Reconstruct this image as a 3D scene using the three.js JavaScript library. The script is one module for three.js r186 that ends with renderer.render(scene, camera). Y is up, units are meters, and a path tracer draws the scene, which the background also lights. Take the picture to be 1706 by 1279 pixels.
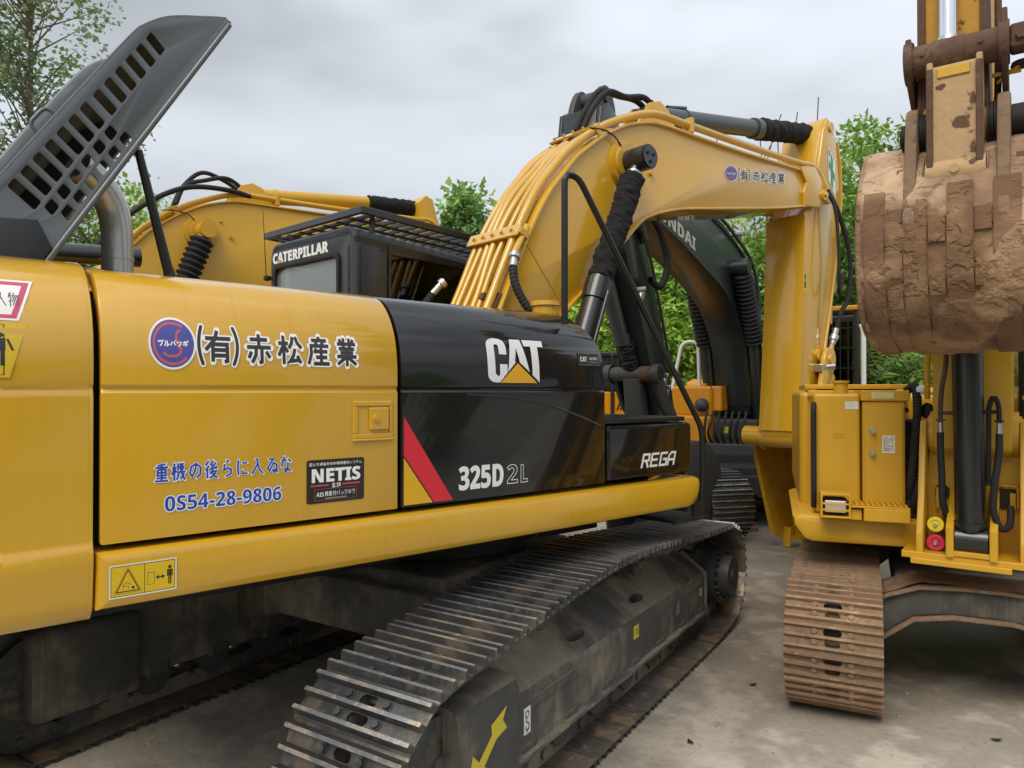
import * as THREE from 'three';
import { RoundedBoxGeometry } from 'three/addons/geometries/RoundedBoxGeometry.js';
import { mergeGeometries, toCreasedNormals } from 'three/addons/utils/BufferGeometryUtils.js';
import { Brush, Evaluator, SUBTRACTION } from 'three-bvh-csg';

// ---------------------------------------------------------------- camera, sky, sun, exposure
const scene = new THREE.Scene();
const camera = new THREE.PerspectiveCamera(56.5, 4 / 3, 0.05, 600);
camera.position.set(0, 1.95, 0);
camera.rotation.set(0.0088, 0, 0);

const renderer = new THREE.WebGLRenderer({ antialias: true });
renderer.toneMapping = THREE.LinearToneMapping;
renderer.toneMappingExposure = 1.5;
renderer.shadowMap.enabled = true;
renderer.shadowMap.type = THREE.PCFSoftShadowMap;

// seeded random numbers
function rng(seed) {
  let s = seed >>> 0;
  return () => { s = (s + 0x6d2b79f5) >>> 0; let t = Math.imul(s ^ (s >>> 15), 1 | s); t = (t + Math.imul(t ^ (t >>> 7), 61 | t)) ^ t; return ((t ^ (t >>> 14)) >>> 0) / 4294967296; };
}
// tileable value noise on a lattice of px x py cells
function lattice(px, py, seed) {
  const r = rng(seed), a = new Float32Array(px * py);
  for (let i = 0; i < a.length; i++) a[i] = r();
  return (u, v) => {
    const x = u * px, y = v * py, x0 = Math.floor(x), y0 = Math.floor(y);
    let fx = x - x0, fy = y - y0; fx = fx * fx * (3 - 2 * fx); fy = fy * fy * (3 - 2 * fy);
    const X0 = ((x0 % px) + px) % px, X1 = (X0 + 1) % px, Y0 = ((y0 % py) + py) % py, Y1 = (Y0 + 1) % py;
    const p = a[Y0 * px + X0], q = a[Y0 * px + X1], s = a[Y1 * px + X0], t = a[Y1 * px + X1];
    return (p + (q - p) * fx) * (1 - fy) + (s + (t - s) * fx) * fy;
  };
}
function fbm(px, py, oct, seed, gain = 0.5) {
  const ls = [];
  for (let i = 0; i < oct; i++) ls.push(lattice(px << i, py << i, seed + i * 17));
  let tot = 0; for (let i = 0, a = 1; i < oct; i++, a *= gain) tot += a;
  return (u, v) => { let s = 0, a = 1; for (const l of ls) { s += a * l(u, v); a *= gain; } return s / tot; };
}
const sstep = (a, b, x) => { const t = Math.min(1, Math.max(0, (x - a) / (b - a))); return t * t * (3 - 2 * t); };
const mix = (a, b, t) => a + (b - a) * t;

// overcast sky: brighter towards the zenith as a closed cloud deck is, with soft grey cloud masses
{
  const W = 1024, H = 512, d = new Float32Array(W * H * 4), big = fbm(6, 5, 6, 811), wide = fbm(3, 3, 3, 77), fine = fbm(14, 9, 4, 402);
  for (let j = 0; j < H; j++) for (let i = 0; i < W; i++) {
    const el = ((j + 0.5) / H - 0.5) * Math.PI, s = Math.sin(el), k = (j * W + i) * 4;
    const up = Math.max(s, 0), u = i / W, v = Math.min(0.999, 0.2 + 0.75 * Math.sqrt(up));
    const c = 0.62 * big(u, v) + 0.26 * wide(u, v) + 0.12 * fine(u, v);
    const t = sstep(0.40, 0.60, c), b = (1 + 2 * up) / 3;
    const L = 0.87 * b * mix(0.60, 1.16, t);
    let R = L * mix(0.92, 0.935, t), G = L * mix(0.99, 1.0, t), B = L * mix(1.07, 1.09, t);
    if (s < 0) { R = 0.16; G = 0.15; B = 0.13; }
    d[k] = R; d[k + 1] = G; d[k + 2] = B; d[k + 3] = 1;
  }
  const sky = new THREE.DataTexture(d, W, H, THREE.RGBAFormat, THREE.FloatType);
  sky.mapping = THREE.EquirectangularReflectionMapping; sky.magFilter = THREE.LinearFilter; sky.minFilter = THREE.LinearFilter; sky.needsUpdate = true;
  scene.background = sky; scene.environment = sky;
}
const sun = new THREE.DirectionalLight(0xfff4e2, 1.5);
sun.position.set(-9, 22, 10); sun.target.position.set(0, 0, -6);
sun.castShadow = true; sun.shadow.radius = 60; sun.shadow.mapSize.set(2048, 2048);
Object.assign(sun.shadow.camera, { left: -18, right: 18, top: 18, bottom: -18, near: 1, far: 70 });
scene.add(sun, sun.target);

// ---------------------------------------------------------------- helpers
const V = (x, y, z) => new THREE.Vector3(x, y, z);
const taken = new Map();
const numbered = (n) => { const k = taken.get(n) ?? 0; taken.set(n, k + 1); return k ? n + '_' + String(k).padStart(3, '0') : n; };
function flat(g) { // non-indexed, only position/normal/uv
  if (g.index) g = g.toNonIndexed();
  for (const k of Object.keys(g.attributes)) if (!['position', 'normal', 'uv', 'color'].includes(k)) g.deleteAttribute(k);
  if (!g.attributes.normal) g.computeVertexNormals();
  return g;
}
function boxUV(g) { // uv in metres, by the main direction of each face
  const p = g.attributes.position, n = p.count, uv = new Float32Array(n * 2), a = V(), b = V(), c = V(), f = V();
  for (let i = 0; i < n; i += 3) {
    a.fromBufferAttribute(p, i); b.fromBufferAttribute(p, i + 1); c.fromBufferAttribute(p, i + 2);
    f.copy(b).sub(a).cross(c.clone().sub(a));
    const X = Math.abs(f.x), Y = Math.abs(f.y), Z = Math.abs(f.z);
    [a, b, c].forEach((q, k) => {
      const o = (i + k) * 2;
      if (Z >= X && Z >= Y) { uv[o] = q.x; uv[o + 1] = q.y; } else if (X >= Y) { uv[o] = q.z; uv[o + 1] = q.y; } else { uv[o] = q.x; uv[o + 1] = q.z; }
    });
  }
  g.setAttribute('uv', new THREE.BufferAttribute(uv, 2));
  return g;
}
function join(geos, keepUV = false) {
  geos = [].concat(geos).flat(3).map((g) => flat(g));
  const hasC = geos.some((g) => g.attributes.color);
  for (const g of geos) { if (!hasC) g.deleteAttribute('color'); if (!g.attributes.uv) g.setAttribute('uv', new THREE.BufferAttribute(new Float32Array(g.attributes.position.count * 2), 2)); }
  const m = geos.length > 1 ? mergeGeometries(geos) : geos[0];
  return keepUV ? m : boxUV(m);
}
function put(name, geos, mat, parent, keepUV = false) {
  const m = new THREE.Mesh(geos.isBufferGeometry && geos.userData.done ? geos : join(geos, keepUV), mat);
  m.name = parent === scene ? numbered(name) : name; m.castShadow = m.receiveShadow = true;
  (parent ?? scene).add(m);
  return m;
}
const shared = (geos, keepUV) => { const g = join(geos, keepUV); g.userData.done = true; return g; };
function thing(name, label, category, pos = [0, 0, 0], turn = 0, group) {
  const o = new THREE.Group(); o.name = numbered(name); o.position.set(...pos); o.rotation.y = turn; o.userData = { label, category };
  if (group) o.userData.group = group; scene.add(o); return o;
}
const tag = (o, label, category, group) => { o.userData.label = label; if (category) o.userData.category = category; if (group) o.userData.group = group; return o; };
const lab = (o, label) => { o.userData.label = label; return o; };
const structure = (o) => { o.userData.kind = 'structure'; return o; };
const D = Math.PI / 180;

const bx = (w, h, d, x, y, z, r = 0.008, rot) => {
  const g = r > 0 ? new RoundedBoxGeometry(w, h, d, 1, Math.min(r, w / 2.1, h / 2.1, d / 2.1)) : new THREE.BoxGeometry(w, h, d);
  if (rot) { g.rotateX(rot[0] || 0); g.rotateY(rot[1] || 0); g.rotateZ(rot[2] || 0); }
  return g.translate(x, y, z);
};
const _q = new THREE.Quaternion();
function cy(p0, p1, r0, r1 = r0, seg = 18, open = false) {
  const a = V(...p0), b = V(...p1), d = b.clone().sub(a), L = d.length();
  const g = new THREE.CylinderGeometry(r1, r0, L, seg, 1, open);
  g.applyQuaternion(_q.setFromUnitVectors(V(0, 1, 0), d.normalize()));
  const m = a.add(b).multiplyScalar(0.5);
  return g.translate(m.x, m.y, m.z);
}
// body of revolution between two points; prof: [distance along 0..1, radius]
function lathe(p0, p1, prof, seg = 20) {
  const a = V(...p0), b = V(...p1), d = b.clone().sub(a), L = d.length();
  const g = new THREE.LatheGeometry(prof.map(([t, r]) => new THREE.Vector2(Math.max(r, 0.0005), t * L)), seg);
  g.applyQuaternion(_q.setFromUnitVectors(V(0, 1, 0), d.normalize()));
  return g.translate(a.x, a.y, a.z);
}
function fillet(pts, rad) { // polyline with rounded corners
  const p = pts.map((q) => V(...q)), out = [p[0]];
  for (let i = 1; i < p.length - 1; i++) {
    const a = p[i - 1].clone().sub(p[i]), b = p[i + 1].clone().sub(p[i]), r = Math.min(rad, a.length() * 0.48, b.length() * 0.48);
    const s = p[i].clone().add(a.normalize().multiplyScalar(r)), e = p[i].clone().add(b.normalize().multiplyScalar(r));
    const c = new THREE.QuadraticBezierCurve3(s, p[i], e);
    out.push(...c.getPoints(6));
  }
  out.push(p[p.length - 1]);
  return out;
}
class Poly extends THREE.Curve { // straight runs through points, by length
  constructor(p) { super(); this.p = p; this.l = [0]; for (let i = 1; i < p.length; i++) this.l.push(this.l[i - 1] + p[i].distanceTo(p[i - 1])); }
  getPoint(t, o = V()) { const s = t * this.l[this.l.length - 1]; let i = 1; while (i < this.p.length - 1 && this.l[i] < s) i++; const k = (s - this.l[i - 1]) / Math.max(1e-9, this.l[i] - this.l[i - 1]); return o.copy(this.p[i - 1]).lerp(this.p[i], k); }
}
const pipe = (pts, r, rad = 0.12, seg = 40, rs = 10) => new THREE.TubeGeometry(new Poly(fillet(pts, rad)), seg, r, rs);
const tube = (pts, r, seg = 32, rs = 10) => new THREE.TubeGeometry(new THREE.CatmullRomCurve3(pts.map((q) => V(...q)), false, 'centripetal'), seg, r, rs);
// corrugated hose: tube whose radius ripples along it
function ribbed(pts, r, ribs, amp = 0.14, rs = 12, straight = false) {
  const c = straight ? new Poly(pts.map((q) => V(...q))) : new THREE.CatmullRomCurve3(pts.map((q) => V(...q)), false, 'centripetal'), n = ribs * 4;
  const g = new THREE.TubeGeometry(c, n, r, rs), P = g.attributes.position, N = g.attributes.normal;
  for (let i = 0; i <= n; i++) { const k = r * amp * Math.cos((i / 4) * Math.PI * 2); for (let j = 0; j <= rs; j++) { const o = i * (rs + 1) + j; P.setXYZ(o, P.getX(o) + N.getX(o) * k, P.getY(o) + N.getY(o) * k, P.getZ(o) + N.getZ(o) * k); } }
  g.computeVertexNormals();
  return g;
}
const spl = (pts, n = 6) => new THREE.SplineCurve(pts.map((p) => new THREE.Vector2(...p))).getPoints((pts.length - 1) * n).map((p) => [p.x, p.y]);
const shapeOf = (pts) => new THREE.Shape(pts.map((p) => new THREE.Vector2(p[0], p[1])));
function pl(pts, z0, z1, bev = 0.006, holes) { // polygon in x,y given depth in z
  const s = pts.isShape ? pts : shapeOf(pts);
  for (const h of holes ?? []) s.holes.push(new THREE.Path(h.map((p) => new THREE.Vector2(p[0], p[1]))));
  const d = z1 - z0, b = Math.min(bev, d * 0.45);
  const g = new THREE.ExtrudeGeometry(s, { depth: d - 2 * b, bevelEnabled: b > 0, bevelThickness: b, bevelSize: b, bevelOffset: -b, bevelSegments: 2, curveSegments: 8 });
  g.translate(0, 0, z0 + b);
  return toCreasedNormals(g, 0.5);
}
const ex = (pts, x0, x1, bev = 0.006) => pl(pts, -x1, -x0, bev).rotateY(-Math.PI / 2); // polygon in z,y given length in x
// ribbon: a plate of thickness t that follows a line in x,y
function ribbon(line, t, z0, z1, bev = 0.004) {
  const up = [], dn = [];
  line.forEach((p, i) => {
    const a = line[Math.max(0, i - 1)], b = line[Math.min(line.length - 1, i + 1)], dx = b[0] - a[0], dy = b[1] - a[1], l = Math.hypot(dx, dy) || 1;
    up.push([p[0] - (dy / l) * t / 2, p[1] + (dx / l) * t / 2]); dn.push([p[0] + (dy / l) * t / 2, p[1] - (dx / l) * t / 2]);
  });
  return pl(up.concat(dn.reverse()), z0, z1, bev);
}
function grid(nu, nv, fn, flip = false) { // surface fn(u,v) -> [x,y,z]
  const p = [], uv = [], ix = [];
  for (let j = 0; j <= nv; j++) for (let i = 0; i <= nu; i++) { p.push(...fn(i / nu, j / nv)); uv.push(i / nu, j / nv); }
  for (let j = 0; j < nv; j++) for (let i = 0; i < nu; i++) { const a = j * (nu + 1) + i, b = a + 1, c = a + nu + 1, d = c + 1; flip ? ix.push(a, c, b, b, c, d) : ix.push(a, b, c, b, d, c); }
  const g = new THREE.BufferGeometry();
  g.setAttribute('position', new THREE.Float32BufferAttribute(p, 3)); g.setAttribute('uv', new THREE.Float32BufferAttribute(uv, 2)); g.setIndex(ix); g.computeVertexNormals();
  return g;
}
const rect = (x0, y0, x1, y1) => [[x0, y0], [x1, y0], [x1, y1], [x0, y1]];
function rrect(x0, y0, x1, y1, r, n = 5) {
  const o = []; for (const [cx, cyy, a] of [[x1 - r, y0 + r, -90], [x1 - r, y1 - r, 0], [x0 + r, y1 - r, 90], [x0 + r, y0 + r, 180]]) for (let k = 0; k <= n; k++) o.push([cx + r * Math.cos((a + 90 * k / n) * D), cyy + r * Math.sin((a + 90 * k / n) * D)]);
  return o;
}
const evalr = new Evaluator(); evalr.attributes = ['position', 'normal', 'uv']; evalr.useGroups = false;
function cut(geo, tools) {
  let a = new Brush(join(geo)); a.updateMatrixWorld();
  for (const t of tools) { const b = new Brush(join(t)); b.updateMatrixWorld(); a = evalr.evaluate(a, b, SUBTRACTION); a.updateMatrixWorld(); }
  return a.geometry;
}
// ---------------------------------------------------------------- textures and materials
function tex(n, rep, fn, srgb = true) { // fn(u,v) -> [r,g,b] 0..1 (srgb) ; rep: metres per tile
  const d = new Uint8Array(n * n * 4);
  for (let j = 0; j < n; j++) for (let i = 0; i < n; i++) { const c = fn(i / n, j / n), k = (j * n + i) * 4; for (let q = 0; q < 3; q++) d[k + q] = Math.max(0, Math.min(255, c[q] * 255)); d[k + 3] = 255; }
  const t = new THREE.DataTexture(d, n, n); t.wrapS = t.wrapT = THREE.RepeatWrapping; t.magFilter = THREE.LinearFilter; t.minFilter = THREE.LinearMipmapLinearFilter; t.generateMipmaps = true;
  if (srgb) t.colorSpace = THREE.SRGBColorSpace; t.repeat.set(1 / rep, 1 / rep); t.needsUpdate = true;
  return t;
}
const lin2s = (x) => (x <= 0.0031308 ? x * 12.92 : 1.055 * Math.pow(x, 1 / 2.4) - 0.055);
const mulTone = (k) => lin2s(Math.max(0, Math.min(1, k)));
// rain streaks and dust on painted sheet metal: near-white multiplier
const paintMap = (() => {
  const st = lattice(220, 4, 5), st2 = lattice(90, 3, 9), drip = lattice(150, 2, 31), cl = fbm(5, 5, 4, 3), sp = lattice(300, 300, 8), gate = fbm(4, 3, 2, 55);
  return tex(1024, 2.4, (u, v) => {
    let k = 0.93 + 0.022 * (st(u, v) - 0.5) + 0.022 * (st2(u, v) - 0.5) + 0.08 * (cl(u, v) - 0.5);
    k -= 0.08 * sstep(0.84, 0.99, drip(u + 0.006 * (cl(u, v) - 0.5), v)) * sstep(0.45, 0.7, gate(u, v));
    if (sp(u, v) > 0.985) k -= 0.12;
    return [mulTone(k), mulTone(k * 0.995), mulTone(k * 0.97 + 0.01)];
  });
})();
const roughMap = (() => { const a = fbm(6, 6, 5, 91), b = lattice(160, 5, 4); return tex(512, 1.7, (u, v) => { const k = 0.72 + 0.5 * (a(u, v) - 0.5) + 0.06 * (b(u, v) - 0.5); return [k, k, k]; }, false); })();
const panelBump = (() => { const a = fbm(3, 3, 3, 37); return tex(256, 1.9, (u, v) => { const k = a(u, v); return [k, k, k]; }, false); })();
// worn old paint: chips of rust and dried soil
const wornMap = (() => {
  const a = fbm(6, 6, 6, 21), b = fbm(22, 22, 4, 22), st = lattice(120, 6, 23), cl = fbm(4, 4, 3, 24);
  return tex(1024, 1.5, (u, v) => {
    const chip = sstep(0.60, 0.66, 0.6 * b(u, v) + 0.4 * a(u, v)), soil = sstep(0.5, 0.75, a(u, v)) * 0.45;
    let k = 0.9 + 0.12 * (cl(u, v) - 0.5) + 0.06 * (st(u, v) - 0.5), c = [k, k, k];
    c = [mix(c[0], 0.75, soil), mix(c[1], 0.78, soil), mix(c[2], 0.88, soil)];
    c = [mix(c[0], 0.22, chip), mix(c[1], 0.18, chip), mix(c[2], 0.2, chip)];
    return c.map(mulTone);
  });
})();
// track steel: dark worn steel with brown caked soil and pale scuffs
const steelMap = (() => {
  const a = fbm(5, 5, 6, 61), b = fbm(24, 24, 4, 62), sc = lattice(12, 260, 63), c2 = fbm(9, 9, 4, 64);
  return tex(1024, 0.9, (u, v) => {
    const soil = sstep(0.52, 0.68, 0.65 * a(u, v) + 0.35 * b(u, v)), scuff = sstep(0.82, 0.95, sc(u, v)) * sstep(0.45, 0.65, c2(u, v)), rust = sstep(0.58, 0.72, b(u, v));
    let r = 0.068, g = 0.072, bl = 0.078; const n = 0.75 + 0.5 * b(u, v);
    r *= n; g *= n; bl *= n;
    r = mix(r, 0.10, rust * 0.5); g = mix(g, 0.062, rust * 0.5); bl = mix(bl, 0.035, rust * 0.5);
    r = mix(r, 0.22, soil * 0.5); g = mix(g, 0.18, soil * 0.5); bl = mix(bl, 0.135, soil * 0.5);
    r = mix(r, 0.26, scuff * 0.5); g = mix(g, 0.25, scuff * 0.5); bl = mix(bl, 0.235, scuff * 0.5);
    return [lin2s(r), lin2s(g), lin2s(bl)];
  });
})();
const soilTrackMap = (() => {
  const a = fbm(5, 5, 6, 71), b = fbm(30, 30, 4, 72), s = lattice(10, 200, 73);
  return tex(1024, 0.8, (u, v) => {
    const k = 0.6 * a(u, v) + 0.4 * b(u, v), steel = sstep(0.36, 0.28, k) * 0.8, pale = sstep(0.56, 0.72, k), n = 0.8 + 0.4 * b(u, v) + 0.12 * (s(u, v) - 0.5);
    let r = 0.22 * n, g = 0.142 * n, bl = 0.088 * n;
    r = mix(r, 0.36, pale * 0.6); g = mix(g, 0.26, pale * 0.6); bl = mix(bl, 0.175, pale * 0.6);
    r = mix(r, 0.12, steel); g = mix(g, 0.105, steel); bl = mix(bl, 0.095, steel);
    return [lin2s(r), lin2s(g), lin2s(bl)];
  });
})();
const lump = (() => { const a = fbm(8, 8, 6, 81, 0.6); return tex(512, 0.8, (u, v) => { const k = a(u, v); return [k, k, k]; }, false); })();
// dried clay on the raised bucket
const clayMap = (() => {
  const a = fbm(4, 4, 6, 101), b = fbm(18, 18, 5, 102), w = lattice(6, 90, 103), c = fbm(7, 7, 4, 104);
  return tex(1024, 1.1, (u, v) => {
    const t = sstep(0.40, 0.62, a(u, v)), dark = sstep(0.60, 0.72, 0.5 * b(u, v) + 0.5 * c(u, v)), n = 0.8 + 0.4 * b(u, v);
    let r = mix(0.25, 0.40, t) * n, g = mix(0.150, 0.265, t) * n, bl = mix(0.085, 0.155, t) * n;
    r = mix(r, 0.13, dark * 0.7); g = mix(g, 0.085, dark * 0.7); bl = mix(bl, 0.058, dark * 0.7);
    return [lin2s(r), lin2s(g), lin2s(bl)];
  });
})();
const clayBump = (() => { const a = fbm(8, 8, 7, 111, 0.64), r = fbm(9, 11, 5, 112, 0.6); return tex(1024, 0.9, (u, v) => { const k = 0.6 * a(u, v) + 0.4 * sstep(0.42, 0.6, r(u, v)); return [k, k, k]; }, false); })();
// frame paint under dried mud, with run-off streaks
const frameMap = (() => {
  const a = fbm(4, 4, 6, 121), st = lattice(200, 5, 122), b = fbm(20, 20, 4, 123), st2 = lattice(70, 3, 124);
  return tex(1024, 1.6, (u, v) => {
    const s = 0.5 * st(u, v) + 0.5 * st2(u, v), m = 0.8 * sstep(0.34, 0.62, 0.74 * a(u, v) + 0.1 * s + 0.16 * b(u, v)) + 0.07 * sstep(0.6, 0.8, st(u, v)) * sstep(0.4, 0.6, a(u, v)), n = 0.8 + 0.4 * b(u, v);
    const r = mix(0.085, 0.33, m * 0.8) * n, g = mix(0.080, 0.275, m * 0.8) * n, bl = mix(0.074, 0.205, m * 0.8) * n;
    return [lin2s(r), lin2s(g), lin2s(bl)];
  });
})();
const mats = {};
const std = (o) => new THREE.MeshPhysicalMaterial(o);
const RGB = (r, g, b) => new THREE.Color().setRGB(r, g, b);
const gloss = (c, o = {}) => std({ color: c, map: paintMap, roughness: 0.42, roughnessMap: roughMap, clearcoat: 1, clearcoatRoughness: 0.09, ior: 1.5, bumpMap: panelBump, bumpScale: 0.006, ...o });
mats.yellow = gloss(RGB(0.69, 0.385, 0.018));
mats.yellowPlain = std({ color: RGB(0.69, 0.385, 0.02), map: paintMap, roughness: 0.55, roughnessMap: roughMap, clearcoat: 0.35, clearcoatRoughness: 0.25 });
mats.yellowWorn = std({ color: RGB(0.66, 0.365, 0.014), map: paintMap, roughness: 0.6, roughnessMap: roughMap, clearcoat: 0.25, clearcoatRoughness: 0.3 });
mats.yellowChipped = std({ color: RGB(0.56, 0.30, 0.05), map: wornMap, roughness: 0.85, bumpMap: lump, bumpScale: 0.006 });
mats.black = gloss(RGB(0.0075, 0.0078, 0.0085), { roughness: 0.42, clearcoat: 0.9, clearcoatRoughness: 0.06, ior: 1.4, specularIntensity: 0.6 });
mats.blackSatin = std({ color: RGB(0.013, 0.0135, 0.0145), map: paintMap, roughness: 0.45, roughnessMap: roughMap });
mats.cabBlack = std({ color: RGB(0.016, 0.017, 0.019), map: paintMap, roughness: 0.4, clearcoat: 0.5, clearcoatRoughness: 0.2 });
mats.hoodGrey = std({ color: RGB(0.105, 0.118, 0.130), map: paintMap, roughness: 0.55, roughnessMap: roughMap, clearcoat: 0.35, clearcoatRoughness: 0.22 });
mats.rubber = std({ color: RGB(0.014, 0.014, 0.015), roughness: 0.75, map: paintMap });
mats.cloth = std({ color: RGB(0.009, 0.009, 0.011), roughness: 0.95, sheen: 0.4, sheenRoughness: 0.6, sheenColor: RGB(0.12, 0.12, 0.14) });
mats.under = std({ color: RGB(0.02, 0.02, 0.021), roughness: 0.7, map: paintMap });
mats.underMud = std({ color: 0xffffff, map: frameMap, roughness: 0.9, bumpMap: lump, bumpScale: 0.008 });
mats.driveGrey = std({ color: RGB(0.05, 0.052, 0.055), map: paintMap, roughness: 0.5 });
mats.steelKinds = [[1, 1, 1, 0, 0], [0.82, 0.79, 0.75, 0.37, 0.21], [1.12, 1.04, 0.94, 0.71, 0.55], [0.72, 0.72, 0.74, 0.15, 0.83]].map(([r, g, b, u, v]) => { const t = steelMap.clone(); t.offset.set(u, v); t.needsUpdate = true; return std({ color: RGB(r, g, b), vertexColors: true, map: t, roughness: 0.55, roughnessMap: roughMap, metalness: 0.4, bumpMap: lump, bumpScale: 0.005 }); });
mats.soilKinds = [[1, 0.98, 0.95, 0, 0], [0.84, 0.82, 0.80, 0.4, 0.3], [1.12, 1.08, 1.02, 0.7, 0.6]].map(([r, g, b, u, v]) => { const t = soilTrackMap.clone(); t.offset.set(u, v); t.needsUpdate = true; return std({ color: RGB(r, g, b), vertexColors: true, map: t, roughness: 0.92, bumpMap: lump, bumpScale: 0.009 }); });
mats.steel = std({ color: 0xffffff, vertexColors: true, map: steelMap, roughness: 0.5, roughnessMap: roughMap, metalness: 0.45, bumpMap: lump, bumpScale: 0.004 });
mats.soilShoe = std({ color: RGB(1.0, 0.98, 0.95), vertexColors: true, map: soilTrackMap, roughness: 0.92, bumpMap: lump, bumpScale: 0.008 });
mats.rawSteel = std({ color: 0xffffff, map: steelMap, roughness: 0.5, roughnessMap: roughMap, metalness: 0.45, bumpMap: lump, bumpScale: 0.004 });
mats.soilSteel = std({ color: 0xffffff, map: soilTrackMap, roughness: 0.92, bumpMap: lump, bumpScale: 0.008 });
mats.clay = std({ color: 0xffffff, map: clayMap, vertexColors: false, roughness: 0.96, bumpMap: clayBump, bumpScale: 0.022 });
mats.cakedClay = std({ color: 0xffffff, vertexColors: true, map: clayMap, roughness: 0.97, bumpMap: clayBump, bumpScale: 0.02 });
mats.clayDark = std({ color: RGB(0.80, 0.74, 0.70), map: clayMap, roughness: 0.97, bumpMap: clayBump, bumpScale: 0.026 });
mats.clayStrap = std({ color: RGB(0.72, 0.64, 0.64), map: clayMap, roughness: 0.9, bumpMap: clayBump, bumpScale: 0.01 });
mats.ochre = std({ color: RGB(0.56, 0.37, 0.19), map: wornMap, roughness: 0.88, bumpMap: lump, bumpScale: 0.008 });
mats.rust = std({ color: RGB(0.5, 0.42, 0.42), map: soilTrackMap, roughness: 0.85, bumpMap: lump, bumpScale: 0.006 });
mats.chrome = std({ color: RGB(0.72, 0.73, 0.75), roughness: 0.16, metalness: 1 });
mats.zinc = std({ color: RGB(0.55, 0.55, 0.54), roughness: 0.42, metalness: 0.9, roughnessMap: roughMap });
mats.exhaust = std({ color: RGB(0.58, 0.60, 0.61), roughness: 0.36, metalness: 0.55, roughnessMap: roughMap, map: paintMap });
mats.glass = std({ color: RGB(0.55, 0.62, 0.62), roughness: 0.03, transmission: 1, thickness: 0, ior: 1.5 });
mats.rearGlass = std({ color: RGB(0.55, 0.62, 0.62), roughness: 0.04, transmission: 0.75, thickness: 0, ior: 1.9 });
mats.tint = std({ color: RGB(0.16, 0.18, 0.18), roughness: 0.03, transmission: 1, thickness: 0, ior: 1.5 });
mats.foam = std({ color: RGB(0.022, 0.022, 0.024), roughness: 1, bumpMap: lump, bumpScale: 0.01 });
mats.interior = std({ color: RGB(0.03, 0.03, 0.032), roughness: 0.85 });
mats.cylGrey = std({ color: RGB(0.055, 0.07, 0.08), roughness: 0.42, map: paintMap, clearcoat: 0.5, clearcoatRoughness: 0.2 });
mats.cylBlack = std({ color: RGB(0.011, 0.012, 0.014), roughness: 0.38, map: paintMap, clearcoat: 0.6, clearcoatRoughness: 0.15 });
mats.orange = gloss(RGB(0.72, 0.30, 0.008), { clearcoat: 0.5 });
mats.green = std({ color: RGB(0.010, 0.019, 0.020), map: paintMap, roughness: 0.45, clearcoat: 0.6, clearcoatRoughness: 0.18 });
mats.greySteel = std({ color: RGB(0.055, 0.058, 0.062), roughness: 0.55, map: paintMap });
mats.white = std({ color: RGB(0.75, 0.75, 0.75), roughness: 0.5 });
mats.red = std({ color: RGB(0.55, 0.03, 0.07), roughness: 0.4 });
mats.lemon = std({ color: RGB(0.75, 0.6, 0.03), roughness: 0.45 });
mats.lens = std({ color: RGB(0.8, 0.82, 0.8), roughness: 0.12, metalness: 0.5 });
mats.bark = std({ color: RGB(0.16, 0.135, 0.10), roughness: 0.95, bumpMap: lump, bumpScale: 0.02 });

// decals: flat print on a transparent sheet
function canvasTex(w, h, draw) {
  const c = document.createElement('canvas'); c.width = w; c.height = h; const x = c.getContext('2d'); draw(x, w, h);
  const t = new THREE.CanvasTexture(c); t.colorSpace = THREE.SRGBColorSpace; t.magFilter = THREE.LinearFilter; return t;
}
const printMat = (w, h, draw, o = {}) => std({ map: canvasTex(w, h, draw), transparent: true, roughness: 0.4, clearcoat: 0.4, clearcoatRoughness: 0.15, ...o });
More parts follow.
